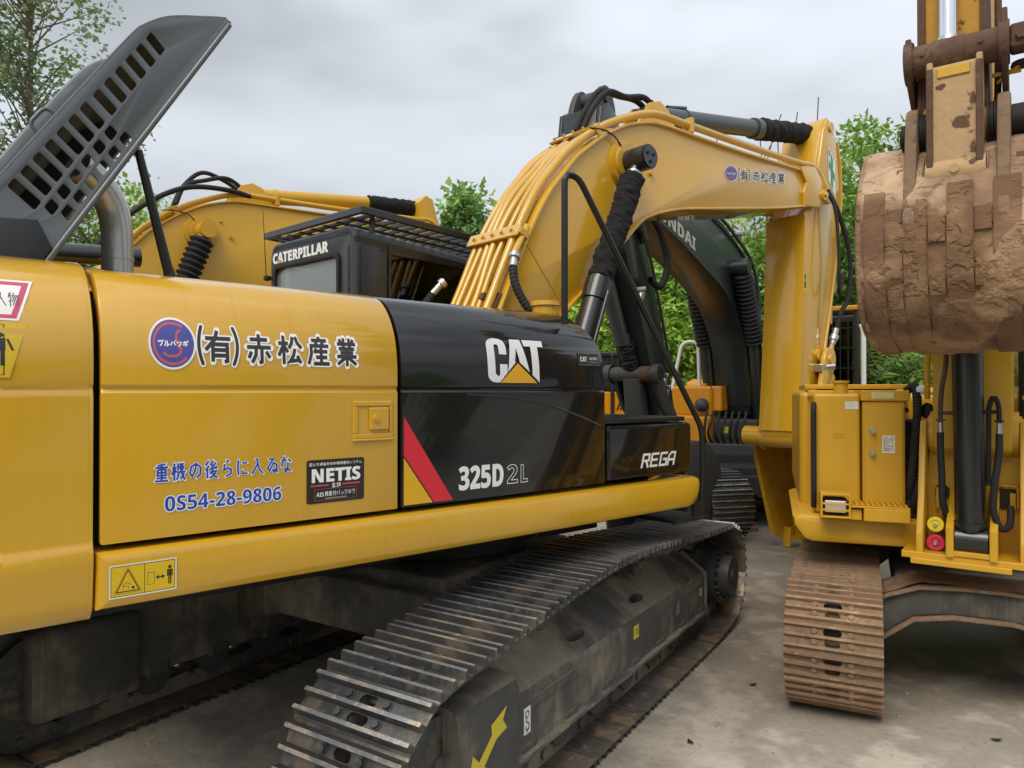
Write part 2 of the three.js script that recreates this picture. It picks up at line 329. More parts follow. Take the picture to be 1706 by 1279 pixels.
// characters as brush strokes in a 100 x 100 box
const K = {
  有: '8,28 92,28|48,5 40,30 8,62|32,45 32,95|32,45 80,45 80,92 70,95|32,61 80,61|32,77 80,77',
  赤: '18,22 82,22|50,5 50,45|6,46 94,46|40,46 38,70 24,94|60,46 60,90 50,94|22,60 12,80|76,58 90,78',
  松: '6,30 44,30|26,5 26,96|26,34 6,70|28,38 42,58|62,8 58,28 46,46|72,8 80,28 96,44|70,46 62,70 50,86 86,82|78,68 92,92',
  産: '50,3 50,14|20,16 82,16|36,20 42,32|66,20 60,32|12,34 90,34|18,34 18,60 6,94|38,42 30,58|34,52 84,52|58,40 58,92|36,71 82,71|26,92 92,92',
  業: '38,4 38,22|62,4 62,22|20,8 28,22|80,8 72,22|10,24 90,24|34,28 40,38|66,28 60,38|16,40 84,40|22,53 78,53|8,66 92,66|50,40 50,98|46,68 10,92|54,68 90,92',
  重: '76,6 24,13|8,23 92,23|50,10 50,90|24,34 76,34 76,64 24,64 24,34|24,49 76,49|16,77 84,77|6,92 94,92',
  機: '4,30 36,30|20,6 20,96|20,32 4,66|22,36 34,54|50,6 42,22 52,26 42,44|80,6 70,22 82,26 72,44|38,52 96,52|62,6 66,50 92,94|86,60 62,90|50,54 46,74 36,92',
  の: '55,15 48,50 28,80 12,62 22,28 55,14 86,34 84,70 60,90',
  後: '28,4 8,28|30,28 8,56|20,46 20,96|62,4 46,24 62,30|80,14 48,46 84,42|78,32 88,48|58,50 40,76|52,60 84,60 66,82 38,96|54,66 72,86 94,96',
  ら: '44,6 62,16|30,26 26,60 50,48 78,56 76,80 40,94',
  に: '18,10 14,50 20,92|46,26 84,26|46,66 50,84 88,84',
  入: '34,10 50,12 48,40 8,92|50,30 64,68 94,92',
  ゐ: '24,16 60,14 14,66 30,80 62,36 88,48 88,78 66,90 56,78 74,74 94,92',
  な: '10,28 54,24|36,6 14,62|66,20 88,36|64,40 64,78 46,92 38,80 56,72 90,90',
  ヴ: '48,4 48,18|14,42 14,20 78,20 74,56 40,96|86,0 92,12|98,0 104,12', ル: '28,12 26,60 8,92|56,10 56,90 94,60', バ: '34,24 10,84|60,20 88,84|80,4 86,16|94,2 100,14',
  ツ: '14,24 24,48|42,18 50,42|86,18 72,66 34,94', ポ: '8,30 84,30|46,8 46,94|26,50 10,78|66,50 84,78|86,6 94,6 94,14 86,14 86,6',
  険: '8,8 8,96|8,8 30,8 18,40 32,56 14,70|64,4 38,36|64,4 94,34|50,36 78,36|46,46 84,46 84,64 46,64 46,46|64,36 62,70 38,96|66,66 94,94',
  人: '50,8 46,44 8,92|50,40 92,92', 物: '18,10 10,40|8,28 44,28|27,4 27,96|6,66 44,52|56,6 44,44|54,24 94,24 88,84 76,92|68,26 44,66|82,26 48,88',
  止: '50,8 50,90|50,44 84,44|22,40 22,90|6,90 94,90', 登: '12,14 44,10 10,44|56,6 90,40|22,48 78,48|32,58 68,58 68,74 32,74 32,58|38,80 42,90|62,80 58,90|8,94 92,94',
  録: '22,4 4,34|22,4 42,30|10,44 38,44|24,34 24,90|4,92 44,88|54,12 88,12 88,40|54,26 88,26|50,42 96,42|72,42 72,94|58,56 48,84|88,56 98,84',
  国: '8,6 92,6 92,96 8,96 8,6|24,26 76,26|28,48 72,48|22,76 78,76|50,26 50,76', 土: '20,40 80,40|50,8 50,90|6,90 94,90', 交: '50,4 50,20|8,22 92,22|34,30 14,52|66,30 86,52|70,46 14,96|32,46 90,96',
  通: '10,10 22,24|6,40 24,40 20,78 4,92|20,80 94,94|40,10 84,10 62,22|40,28 90,28 90,76|40,28 40,76|40,44 90,44|40,58 90,58|64,28 64,76', 省: '50,4 50,26|28,10 12,32|72,10 90,30|62,28 10,50|28,46 78,46 78,96 28,96 28,46|28,62 78,62|28,78 78,78',
  新: '28,4 28,16|6,18 50,18|4,38 52,38|28,38 28,96|8,56 48,56|24,58 6,84|86,8 60,18 60,56 52,94|60,44 96,44|80,44 80,96', 技: '4,28 40,28|22,6 22,92 12,88|4,64 40,50|44,24 96,24|70,6 70,44|48,44 88,44 46,96|56,54 94,96', 術: '20,6 4,28|22,30 4,54|14,46 14,96|30,30 66,30|48,8 48,92|46,36 30,76|50,36 64,70|72,18 96,18|70,44 98,44|86,44 86,94',
  情: '16,4 16,96|4,28 4,48|28,24 32,42|40,16 94,16|44,30 90,30|36,44 98,44|66,4 66,44|46,56 86,56 86,96|46,56 46,96|46,70 86,70|46,82 86,82', 報: '6,20 46,20|26,6 26,96|4,42 48,42|8,64 44,64|56,10 90,10 90,34 82,36|56,10 56,96|58,48 92,48 58,94|64,56 96,94',
  提: '4,28 36,28|20,6 20,92 12,88|4,62 36,50|46,8 88,8 88,40 46,40 46,8|46,24 88,24|38,52 96,52|66,52 66,92|66,72 92,72|48,64 36,94 96,94', 供: '24,4 4,44|16,32 16,96|36,28 94,28|52,8 52,60|78,8 78,60|30,62 98,62|50,72 34,94|76,72 94,94',
  シ: '16,14 36,26|8,38 28,50|12,90 60,74 92,30', ス: '16,16 80,16 54,58 10,92|56,56 90,90', テ: '24,12 76,12|8,38 92,38|54,38 48,70 24,94', ム: '48,10 30,50 12,86 84,82|66,56 92,94',
  能: '26,4 10,26 44,24|36,14 48,30|12,38 46,38 46,92|12,38 12,96|12,54 46,54|12,68 46,68|84,10 58,22|58,6 58,42 92,42|84,56 58,68|58,52 58,92 92,92', 付: '26,4 4,46|18,32 18,96|34,32 98,32|78,6 78,90 64,92|48,48 60,68', ッ: '26,44 32,60|48,40 54,56|84,40 72,74 40,94', ク: '40,6 10,50|36,20 84,20 72,60 24,96', ホ: '8,30 92,30|50,8 50,94|28,50 10,80|72,50 90,80', ウ: '50,4 50,22|14,48 14,22 84,22 78,60 34,96',
};
function glyph(x, ch, px, py, s, sy = s) { x.beginPath(); for (const st of (K[ch] ?? '').split('|')) st.split(' ').forEach((p, i) => { const [a, b] = p.split(',').map(Number); i ? x.lineTo(px + a * s / 100, py + b * sy / 100) : x.moveTo(px + a * s / 100, py + b * sy / 100); }); x.stroke(); }
function chars(x, text, px, py, s, step, lw, col, edge, ew, sy = s) {
  x.lineJoin = 'round'; x.lineCap = 'round';
  if (edge) { x.strokeStyle = edge; x.lineWidth = lw + ew; [...text].forEach((c, i) => glyph(x, c, px + i * step, py, s, sy)); }
  x.strokeStyle = col; x.lineWidth = lw; x.lineCap = 'butt'; x.lineJoin = 'miter'; [...text].forEach((c, i) => glyph(x, c, px + i * step, py, s, sy));
}
function words(x, t, px, py, h, wscale, col, edge, ew, o = {}) { // bold latin text scaled to width
  x.save(); x.translate(px, py); x.transform(wscale, 0, o.slant ?? 0, 1, 0, 0); x.font = `bold ${h}px sans-serif`; x.textBaseline = 'alphabetic';
  if (edge) { x.strokeStyle = edge; x.lineWidth = ew; x.lineJoin = 'round'; x.strokeText(t, 0, 0); }
  if (o.heavy) { x.strokeStyle = col; x.lineWidth = o.heavy; x.lineJoin = 'miter'; x.strokeText(t, 0, 0); }
  if (col) { x.fillStyle = col; x.fillText(t, 0, 0); } x.restore();
}
const textWide = (x, t, h) => { x.font = `bold ${h}px sans-serif`; return x.measureText(t).width; };
function fitWords(x, t, px, py, h, W, col, edge, ew, o) { words(x, t, px, py, h, W / textWide(x, t, h), col, edge, ew, o); }
function companyMark(x, w, h) { // round badge and five characters
  x.clearRect(0, 0, w, h);
  const r = h * 0.46, cx = r + 6, cyy = h / 2 - h * 0.02;
  x.fillStyle = '#f2efe9'; x.beginPath(); x.arc(cx, cyy, r, 0, 7); x.fill();
  x.fillStyle = '#4a4a9c'; x.beginPath(); x.arc(cx, cyy, r * 0.91, 0, 7); x.fill();
  x.strokeStyle = '#c85a5a'; x.lineWidth = r * 0.1; x.beginPath(); x.arc(cx, cyy, r * 0.78, 0.75, 5.3); x.stroke();
  x.beginPath(); x.moveTo(cx + r * 0.35, cyy - r * 0.5); x.bezierCurveTo(cx + r * 0.1, cyy - r * 0.5, cx + r * 0.1, cyy + 0.0, cx + r * 0.3, cyy + r * 0.15); x.bezierCurveTo(cx + r * 0.5, cyy + r * 0.5, cx - r * 0.2, cyy + r * 0.6, cx - r * 0.4, cyy + r * 0.35); x.stroke();
  chars(x, 'ヴルバツポ', cx - r * 0.62, cyy - r * 0.12, r * 0.24, r * 0.26, r * 0.05, '#f4f0ee', null, 0);
  const s = h * 0.66, y0 = h * 0.16, lw = s * 0.115, x0 = 2 * r + 22;
  x.lineCap = 'round';
  for (const [c, l] of [['#f4f1ec', lw + s * 0.085], ['#26262a', lw * 0.9]]) { x.strokeStyle = c; x.lineWidth = l; x.beginPath(); x.moveTo(x0 + s * 0.12, y0); x.quadraticCurveTo(x0 - s * 0.08, y0 + s * 0.5, x0 + s * 0.14, y0 + s); x.stroke(); x.beginPath(); x.moveTo(x0 + s * 1.12, y0); x.quadraticCurveTo(x0 + s * 1.36, y0 + s * 0.5, x0 + s * 1.12, y0 + s); x.stroke(); }
  chars(x, '有', x0 + s * 0.15, y0 + s * 0.04, s * 0.95, s, lw, '#26262a', '#f4f1ec', s * 0.085);
  const rest = w - (x0 + s * 1.55) - 14;
  chars(x, '赤松産業', x0 + s * 1.5, y0 + s * 0.08, s * 0.92, rest / 4, lw, '#26262a', '#f4f1ec', s * 0.085);
}
// ---------------------------------------------------------------- ground
const groundMap = (() => {
  const big = fbm(3, 3, 4, 201), mid = fbm(9, 9, 5, 202), fine = fbm(70, 70, 4, 203), blot = fbm(6, 6, 6, 204, 0.6), grit = lattice(512, 512, 205), wet = fbm(4, 5, 5, 206), spk = lattice(400, 400, 207), crk = fbm(7, 7, 5, 208, 0.55);
  return tex(2048, 13, (u, v) => {
    const n = 0.86 + 0.28 * mid(u, v) * 0.5 + 0.24 * (fine(u, v) - 0.5) + 0.14 * (grit(u, v) - 0.5);
    let r = 0.415, g = 0.378, b = 0.322;
    const br = sstep(0.4, 0.64, big(u, v)); r = mix(r, 0.365, br); g = mix(g, 0.325, br); b = mix(b, 0.268, br);
    const pale = sstep(0.535, 0.62, 0.55 * blot(u, v) + 0.3 * fine(u, v) + 0.15 * mid(u, v)); r = mix(r, 0.58, pale * 0.7); g = mix(g, 0.53, pale * 0.7); b = mix(b, 0.44, pale * 0.7);
    const w = sstep(0.50, 0.66, wet(u, v)); r *= 1 - 0.33 * w; g *= 1 - 0.345 * w; b *= 1 - 0.36 * w;
    const ck = Math.abs(crk(u + 0.01 * (mid(u, v) - 0.5), v) - 0.5), gate = sstep(0.5, 0.62, big(v, u)); const cr = 1 - 0.45 * gate * sstep(0.006, 0.0015, ck); r *= cr; g *= cr; b *= cr;
    const s = spk(u, v) > 0.965 ? (spk(u * 3, v * 3) > 0.5 ? 1.35 : 0.6) : 1;
    return [lin2s(r * n * s), lin2s(g * n * s), lin2s(b * n * s)];
  });
})();
const groundBump = (() => { const a = fbm(24, 24, 6, 211, 0.6); return tex(1024, 4, (u, v) => { const k = a(u, v); return [k, k, k]; }, false); })();
const groundRough = (() => { const wet = fbm(4, 5, 5, 206), f = fbm(20, 20, 4, 213); return tex(1024, 13, (u, v) => { const k = 0.92 - 0.42 * sstep(0.53, 0.62, wet(u, v)) + 0.1 * (f(u, v) - 0.5); return [k, k, k]; }, false); })();
{
  const g = new THREE.PlaneGeometry(500, 500, 1, 1).rotateX(-Math.PI / 2);
  structure(put('ground', g, std({ map: groundMap, roughness: 1, roughnessMap: groundRough, bumpMap: groundBump, bumpScale: 0.012 }), scene));
  // pebbles, grit and small clods on the yard
  const r = rng(9), geos = [];
  for (let i = 0; i < 1900; i++) {
    const s = 0.004 + 0.016 * r() * r() * r(), z = -2.5 - 11 * Math.pow(r(), 1.3), x = -z * (-0.6 + 1.35 * r());
    geos.push(new THREE.IcosahedronGeometry(s, 0).scale(1, 0.55, 0.8).rotateY(r() * 6).translate(x, s * 0.3, z));
  }
  const m = put('gravel', geos, std({ color: RGB(0.3, 0.25, 0.2), roughness: 0.95 }), scene); m.userData = { kind: 'stuff', label: 'loose grit and small stones scattered over the yard', category: 'gravel' };
}

// ---------------------------------------------------------------- vegetation
const leafMat = (r, g, b) => std({ color: 0xffffff, vertexColors: true, roughness: 0.62, transmission: 0.45, thickness: 0, side: THREE.DoubleSide, specularIntensity: 0.5 });
const LEAF = leafMat();
class Leaves {
  constructor(seed) { this.p = []; this.n = []; this.c = []; this.r = rng(seed); }
  // a leaf folded along its midrib: base, direction, side, length, width, colour
  add(o, d, s, L, W, col) {
    const nrm = V().crossVectors(d, s).normalize(), t = o.clone().addScaledVector(d, L), m = o.clone().addScaledVector(d, L * 0.45), up = nrm.clone().multiplyScalar(W * 0.28);
    const a = m.clone().addScaledVector(s, W / 2).add(up), b = m.clone().addScaledVector(s, -W / 2).add(up);
    const n1 = V().crossVectors(t.clone().sub(o), a.clone().sub(o)).normalize(), n2 = V().crossVectors(b.clone().sub(o), t.clone().sub(o)).normalize();
    for (const [q, nn] of [[o, n1], [t, n1], [a, n1], [o, n2], [b, n2], [t, n2]]) { this.p.push(q.x, q.y, q.z); this.n.push(nn.x, nn.y, nn.z); this.c.push(col.r, col.g, col.b); }
  }
  geo() {
    const g = new THREE.BufferGeometry();
    g.setAttribute('position', new THREE.Float32BufferAttribute(this.p, 3)); g.setAttribute('normal', new THREE.Float32BufferAttribute(this.n, 3)); g.setAttribute('color', new THREE.Float32BufferAttribute(this.c, 3));
    g.setAttribute('uv', new THREE.Float32BufferAttribute(new Float32Array(this.p.length / 3 * 2), 2)); g.userData.done = true;
    return g;
  }
}
const rdir = (r) => { const z = 2 * r() - 1, a = r() * 6.2832, s = Math.sqrt(1 - z * z); return V(s * Math.cos(a), z, s * Math.sin(a)); };
// tree: trunk, limbs to each clump, leaves spread through the clumps
function tree(name, label, group, [x, z], h, o) {
  const r = rng(o.seed), t = thing(name, label, o.category ?? 'tree', [x, 0, z], 0, group), L = new Leaves(o.seed + 1), limbs = [];
  const rx = o.rx, ry = o.ry, cy0 = h - ry, nC = o.clumps, tr = o.trunk ?? 0.12;
  const lean = V((r() - 0.5) * 0.4, 0, (r() - 0.5) * 0.4);
  limbs.push(cy([0, -0.05, 0], [lean.x * 0.5, cy0 * 0.55, lean.z * 0.5], tr, tr * 0.75, 9), cy([lean.x * 0.5, cy0 * 0.55, lean.z * 0.5], [lean.x, cy0 + ry * 0.5, lean.z], tr * 0.75, tr * 0.2, 8));
  const col = new THREE.Color();
  for (let k = 0; k < nC; k++) {
    const d = rdir(r), q = Math.pow(r(), 0.4), taper = o.tall ? 1 - 0.75 * Math.max(0, d.y * q) : 1;
    const c = V(d.x * rx * q * taper, cy0 + d.y * ry * q, d.z * rx * q * taper);
    if (c.y < (o.low ?? 0.3)) c.y = (o.low ?? 0.3) + r() * 0.5;
    const by = Math.max(0.3, Math.min(c.y - (o.tall ? 0.9 : 0.3), cy0 + ry * 0.45) - 0.3 * r());
    if (k % (o.limbEvery ?? 2) === 0) limbs.push(cy([lean.x * by / h, by, lean.z * by / h], [c.x, c.y, c.z], Math.min(0.022, tr * 0.2), 0.004, 5, true));
    const cr = o.cr * (0.65 + 0.7 * r()), tone = 0.72 + 0.56 * r(), warm = r();
    for (let i = 0; i < o.per; i++) {
      const e = rdir(r).multiplyScalar(cr * Math.pow(r(), 0.5)); e.y *= o.flat ?? 0.75;
      const p = c.clone().add(e), dd = rdir(r).multiplyScalar(0.8).add(e.clone().normalize().multiplyScalar(0.9)); dd.y -= o.droop ?? 0.35; dd.normalize();
      const s = V().crossVectors(dd, V(0, 1, 0).addScaledVector(rdir(r), 0.55)).normalize(), sz = o.leaf * (0.7 + 0.6 * r()), k2 = tone * (0.8 + 0.4 * r());
      col.setRGB(o.col[0] * k2 * (1 + 0.35 * warm), o.col[1] * k2, o.col[2] * k2 * (1 - 0.2 * warm));
      if (o.pinnate) { // compound leaf: a stalk with paired leaflets
        const n = 5, len = sz * 3.2;
        for (let j = 1; j <= n; j++) for (const sg of [-1, 1]) {
          const b = p.clone().addScaledVector(dd, len * j / n); b.y -= 0.25 * len * (j / n) ** 2;
          const ld = dd.clone().multiplyScalar(0.55).addScaledVector(s, sg * 0.8); ld.y -= 0.25; ld.normalize();
          L.add(b, ld, V().crossVectors(ld, V(0, 1, 0)).normalize(), sz, sz * 0.36, col);
        }
      } else L.add(p, dd, s, sz, sz * (o.wide ?? 0.62), col);
    }
  }
  put('trunk', limbs, mats.bark, t);
  const c = put('crown', L.geo(), LEAF, t); c.userData.kind = undefined;
  return t;
}
const G1 = [0.27, 0.49, 0.10], G2 = [0.22, 0.43, 0.10], G3 = [0.37, 0.60, 0.11], G4 = [0.25, 0.40, 0.24];
tree('poplar_tree', 'tall open poplar with small fluttering leaves behind the raised grey hood', 'trees on the left', [-9.6, -14.2], 13.5, { seed: 11, rx: 1.9, ry: 5.6, clumps: 160, per: 74, cr: 0.44, leaf: 0.10, wide: 0.9, col: G4, tall: true, trunk: 0.11, low: 1.5, limbEvery: 1 });
tree('poplar_tree', 'second slim poplar just left of the open poplar, cut by the frame edge', 'trees on the left', [-12.2, -14.8], 12.5, { seed: 12, rx: 1.5, ry: 5.5, clumps: 130, per: 72, cr: 0.44, leaf: 0.10, wide: 0.9, col: G4, tall: true, trunk: 0.10, low: 1.5, limbEvery: 1 });
tree('broadleaf_tree', 'round green tree behind the silver exhaust pipe', 'trees on the left', [-8.1, -13.6], 6.1, { seed: 13, rx: 2.3, ry: 2.3, clumps: 110, per: 75, cr: 0.55, leaf: 0.14, wide: 0.7, col: G1, low: 0.8 });
tree('broadleaf_tree', 'low green tree left of the exhaust, seen through the hood vents', 'trees on the left', [-11.2, -12.6], 5.0, { seed: 14, rx: 2.1, ry: 2.2, clumps: 90, per: 75, cr: 0.55, leaf: 0.14, wide: 0.7, col: G2, low: 0.6 });
tree('broadleaf_tree', 'small bright green tree top showing between cab guard and boom pipes', undefined, [-0.85, -14.2], 6.15, { seed: 15, rx: 0.72, ry: 1.3, clumps: 34, per: 46, cr: 0.34, leaf: 0.17, wide: 0.85, col: [0.24, 0.47, 0.15], trunk: 0.07, low: 2.2, limbEvery: 1 });
const belt = [ // x, z, height, radius, half height, colour, label, options
  [-0.9, -18.4, 5.0, 1.9, 2.3, G1, 'leafy shrub behind the boom cylinder of the near excavator'],
  [3.0, -17.5, 6.3, 2.2, 2.9, G3, 'bright green shrub framed between dark stick and dark boom'],
  [5.3, -17.0, 6.6, 2.2, 3.1, G1, 'dense shrub seen under the straight part of the near boom'],
  [7.2, -16.2, 7.0, 2.0, 3.2, G2, 'dark shrub right behind the vertical yellow stick'],
  [8.6, -17.6, 8.6, 2.1, 4.0, G1, 'tall shrub rising between yellow stick and muddy bucket'],
  [10.6, -16.6, 8.6, 2.3, 4.0, G2, 'broad dark tree behind the muddy bucket'],
  [13.3, -16.4, 9.3, 2.2, 4.4, G1, 'tall tree at the right frame edge beside the muddy bucket'],
  [15.6, -17.8, 8.2, 2.3, 4.0, G2, 'tree outside the right edge behind the yellow boom'],
];
belt.forEach(([x, z, h, rx, ry, col, label], i) => tree('hillside_tree', label, 'trees along the bank behind the yard', [x, z], h, { seed: 30 + i, rx, ry, clumps: 170, per: 68, cr: 0.58, leaf: 0.18, wide: 0.58, col, low: 0.3, limbEvery: 4 }));
[[6.0, -11.6, 3.0, 'spreading sumac bush behind the orange cab'], [7.6, -11.9, 2.9, 'spreading sumac bush under the muddy bucket'], [9.0, -11.4, 2.75, 'sumac bush left of the yellow boom with black cylinder'], [10.8, -12.2, 3.2, 'sumac bush right of the yellow boom']].forEach(([x, z, h, label], i) =>
  tree('sumac_bush', label, 'sumac bushes at the foot of the bank', [x, z], h, { seed: 60 + i, category: 'bush', rx: 1.1, ry: 1.25, clumps: 60, per: 9, cr: 0.5, leaf: 0.19, col: [0.16, 0.31, 0.055], pinnate: true, low: 0.35, trunk: 0.06, droop: 0.15, limbEvery: 2 }));
// dense undergrowth closing the bank behind the trees
{
  const L = new Leaves(500), r = rng(501), col = new THREE.Color();
  for (let i = 0; i < 26000; i++) {
    const x = -3 + 24 * r(), y = Math.pow(r(), 0.8) * (3.4 + 1.2 * Math.sin(x * 0.7) + 0.22 * Math.max(0, x - 3)), z = -19.4 - 1.6 * r() + 0.5 * Math.sin(x * 1.7), k = 0.6 + 0.6 * r();
    const d = rdir(r); d.y -= 0.3; d.z += 0.3; d.normalize(); const s = V().crossVectors(d, V(0, 1, 0).addScaledVector(rdir(r), 0.5)).normalize();
    col.setRGB(0.17 * k, 0.33 * k, 0.08 * k); L.add(V(x, y, z), d, s, 0.3, 0.2, col);
  }
  const m = put('undergrowth', L.geo(), LEAF, scene); m.userData = { kind: 'stuff', label: 'dense dark undergrowth closing off the bank behind the trees', category: 'undergrowth' };
  const bank = grid(60, 12, (u, v) => { const x = -60 + 130 * u; return [x, v * v * (3.4 + 0.7 * Math.sin(u * 23) + 0.4 * Math.sin(u * 61)) - 0.05, -20.2 - v * 7 + 0.6 * Math.sin(u * 17)]; });
  structure(put('hill_bank', bank, std({ color: RGB(0.08, 0.12, 0.04), roughness: 1, bumpMap: lump, bumpScale: 0.2, side: THREE.DoubleSide }), scene));
}
// trees on the other side of the yard, behind the photographer: they are what the glossy panels mirror
for (let i = 0; i < 9; i++) tree('yard_tree', 'leafy tree across the yard behind the photographer, out of view', 'trees on the near side of the yard', [-8 + i * 3.6, 9.5 + (i % 3) * 1.6 - i * 0.5], 3.1 + (i * 7 % 4) * 0.35, { seed: 90 + i, rx: 2.3, ry: 1.5, clumps: 60, per: 34, cr: 0.8, leaf: 0.36, wide: 0.7, col: G1, low: 0.3, limbEvery: 4 });
// ---------------------------------------------------------------- crawler tracks (shared by the machines)
function trackPath(ctrl) { // closed loop through points, resampled by length
  const c = new THREE.CatmullRomCurve3(ctrl.map(([x, y]) => V(x, y, 0)), true, 'centripetal');
  c.arcLengthDivisions = 800;
  return c;
}
const arc = (cx, cyy, r, a0, a1, n) => Array.from({ length: n + 1 }, (_, i) => { const a = (a0 + (a1 - a0) * i / n) * D; return [cx + r * Math.cos(a), cyy + r * Math.sin(a)]; });
function shoeGeo(pitch, width, lug, slot, worn = 3.0) {
  const p = pitch / 2, t = 0.011, prof = [];
  const lugs = [-p * 0.86, -p * 0.08, p * 0.70], w = 0.016;
  prof.push([-p - 0.012, 0]); 
  for (const l of lugs) prof.push([l - w * 0.95, t], [l - w * 0.55, t + lug], [l + w * 0.45, t + lug], [l + w * 0.95, t]);
  prof.push([p * 0.97, t - 0.004], [p * 0.97, -0.004], [p * 0.6, 0], [-p * 0.7, 0]);
  let g = pl(prof, -width / 2, width / 2, 0.004);
  const tools = [], zc = 0, xs = [-p * 0.47, p * 0.31];
  if (slot) { for (const [i, x] of xs.entries()) { const l = i ? 0.042 : 0.05; tools.push(new THREE.ExtrudeGeometry(shapeOf(rrect(-0.021, -l, 0.021, l, 0.02)), { depth: 0.2, bevelEnabled: false }).rotateX(-Math.PI / 2).translate(x, -0.1, zc)); } }
  const main = tools.length ? cut(g, tools) : g, bolts = [];
  for (const x of xs) for (const z of [-0.098, 0.098]) bolts.push(cy([x, t - 0.002, z], [x, t + 0.016, z], 0.0175, 0.0165, 6), cy([x, t - 0.002, z], [x, t + 0.004, z], 0.023, 0.023, 12));
  const out = shared([main, ...bolts]), Q = out.attributes.position, col = new Float32Array(Q.count * 3);
  for (let i = 0; i < Q.count; i += 3) { const hi = Math.min(Q.getY(i), Q.getY(i + 1), Q.getY(i + 2)) > t + lug - 0.006 ? worn : 1, inner = Math.max(Q.getY(i), Q.getY(i + 1), Q.getY(i + 2)) < 0.003; for (let k = 0; k < 3; k++) col.set(inner ? [2.6, 2.2, 1.75] : [hi, hi, hi], (i + k) * 3); } // lug crests worn to bright metal, dried soil on the inner faces
  out.setAttribute('color', new THREE.BufferAttribute(col, 3));
  return out;
}
// a track: link chain (part) that carries its shoes (sub-parts)
function makeTrack(parent, ctrl, pitch, z0, shoe, mat, turn, links = true) {
  const path = trackPath(ctrl), L = path.getLength(), n = Math.round(L / pitch), geos = [];
  const pose = (i) => { const u = ((i + 0.5) / n) % 1, p = path.getPointAt(u), t = path.getTangentAt(u); return [p, Math.atan2(t.y, t.x)]; };
  const link = (p, a, s) => { const g = pl([[-pitch * 0.52, -0.085], [-pitch * 0.36, -0.11], [pitch * 0.36, -0.1], [pitch * 0.56, -0.07], [pitch * 0.5, -0.004], [-pitch * 0.5, -0.004]], s * 0.075 - 0.02, s * 0.075 + 0.02, 0.004); g.rotateZ(a); return g.translate(p.x, p.y, z0); };
  for (let i = 0; i < n; i++) { const [p, a] = pose(i); geos.push(link(p, a, 1), link(p, a, -1)); if (links) geos.push(cy([p.x - Math.cos(a) * pitch / 2 + Math.sin(a) * 0.06, p.y - Math.sin(a) * pitch / 2 - Math.cos(a) * 0.06, z0 - 0.11], [p.x - Math.cos(a) * pitch / 2 + Math.sin(a) * 0.06, p.y - Math.sin(a) * pitch / 2 - Math.cos(a) * 0.06, z0 + 0.11], 0.026, 0.026, 8)); }
  const chain = put('track_chain', geos, mats.underMud, parent); chain.rotation.y = turn;
  for (let i = 0; i < n; i++) { const [p, a] = pose(i); const m = put('track_shoe', shoe, Array.isArray(mat) ? mat[(i * 7 + (i * i) % 5) % mat.length] : mat, chain); m.position.set(p.x, p.y, z0); m.rotation.z = a; }
  return chain;
}
// loop runs clockwise seen from +z so that the shoes' outer face points away from the loop: points listed with the outside on the left of travel
function loop(xi, yi, ri, xs, ys, rs, top, base) {
  const out = [];
  out.push(...top);                                         // along the top, from front (+x) to rear (-x)
  out.push(...arc(xi, yi, ri, 95, 262, 9));                 // round the rear wheel (-x)
  for (let i = 1; i < 8; i++) out.push([xi + (xs - xi) * i / 8, base]);
  out.push(...arc(xs, ys, rs, -82, 85, 9));
  return out.reverse();
}
// ================================================================ the near excavator
const ex1 = thing('excavator', 'large yellow and black excavator filling the left, with raised grey engine hood', 'excavator', [-0.528, 0, -4.97], 40.4 * D);
const SW = 16.6 * D; // the crawlers stand turned against the upper body
// profile of the side panels: z for a height y
const PZ = [[1.41, 1.35], [1.93, 1.352], [1.97, 1.352], [2.05, 1.350], [2.13, 1.341], [2.20, 1.322], [2.27, 1.288], [2.33, 1.240], [2.375, 1.18], [2.40, 1.10], [2.412, 1.0], [2.418, 0.85]];
function profZ(y) { let i = 1; while (i < PZ.length - 1 && PZ[i][0] < y) i++; const t = (y - PZ[i - 1][0]) / (PZ[i][0] - PZ[i - 1][0]); return mix(PZ[i - 1][1], PZ[i][1], t); }
const upCurve = spl(PZ.slice(2).map(([y, z]) => [z, y]), 5);
function sideProfile(dy = 0) {
  const out = [[1.352, 1.42], [1.352, 1.94], [1.343, 1.952], [1.343, 1.958], ...upCurve.map(([z, y]) => [z, y + dy])];
  const inn = [[0.85, 2.39 + dy], [1.08, 2.37 + dy], [1.2, 2.29 + dy], [1.29, 2.15], [1.315, 1.95], [1.315, 1.42]];
  return out.concat(inn);
}
// print on the side panel, following its curve
function sideDecal(name, parent, x0, x1, y0, y1, mat, off = 0.0025, zfn = profZ) {
  const z = zfn === profZ ? (y) => upZ(y) : zfn;
  return put(name, grid(2, 14, (u, v) => { const y = y0 + (y1 - y0) * v; return [x0 + (x1 - x0) * u, y, z(y) + off]; }), mat, parent, true);
}
function upZ(y) { if (y < 1.97) return 1.352; let i = 1; while (i < upCurve.length - 1 && upCurve[i][1] < y) i++; const a = upCurve[i - 1], b = upCurve[i], t = (y - a[1]) / (b[1] - a[1]); return mix(a[0], b[0], t); }
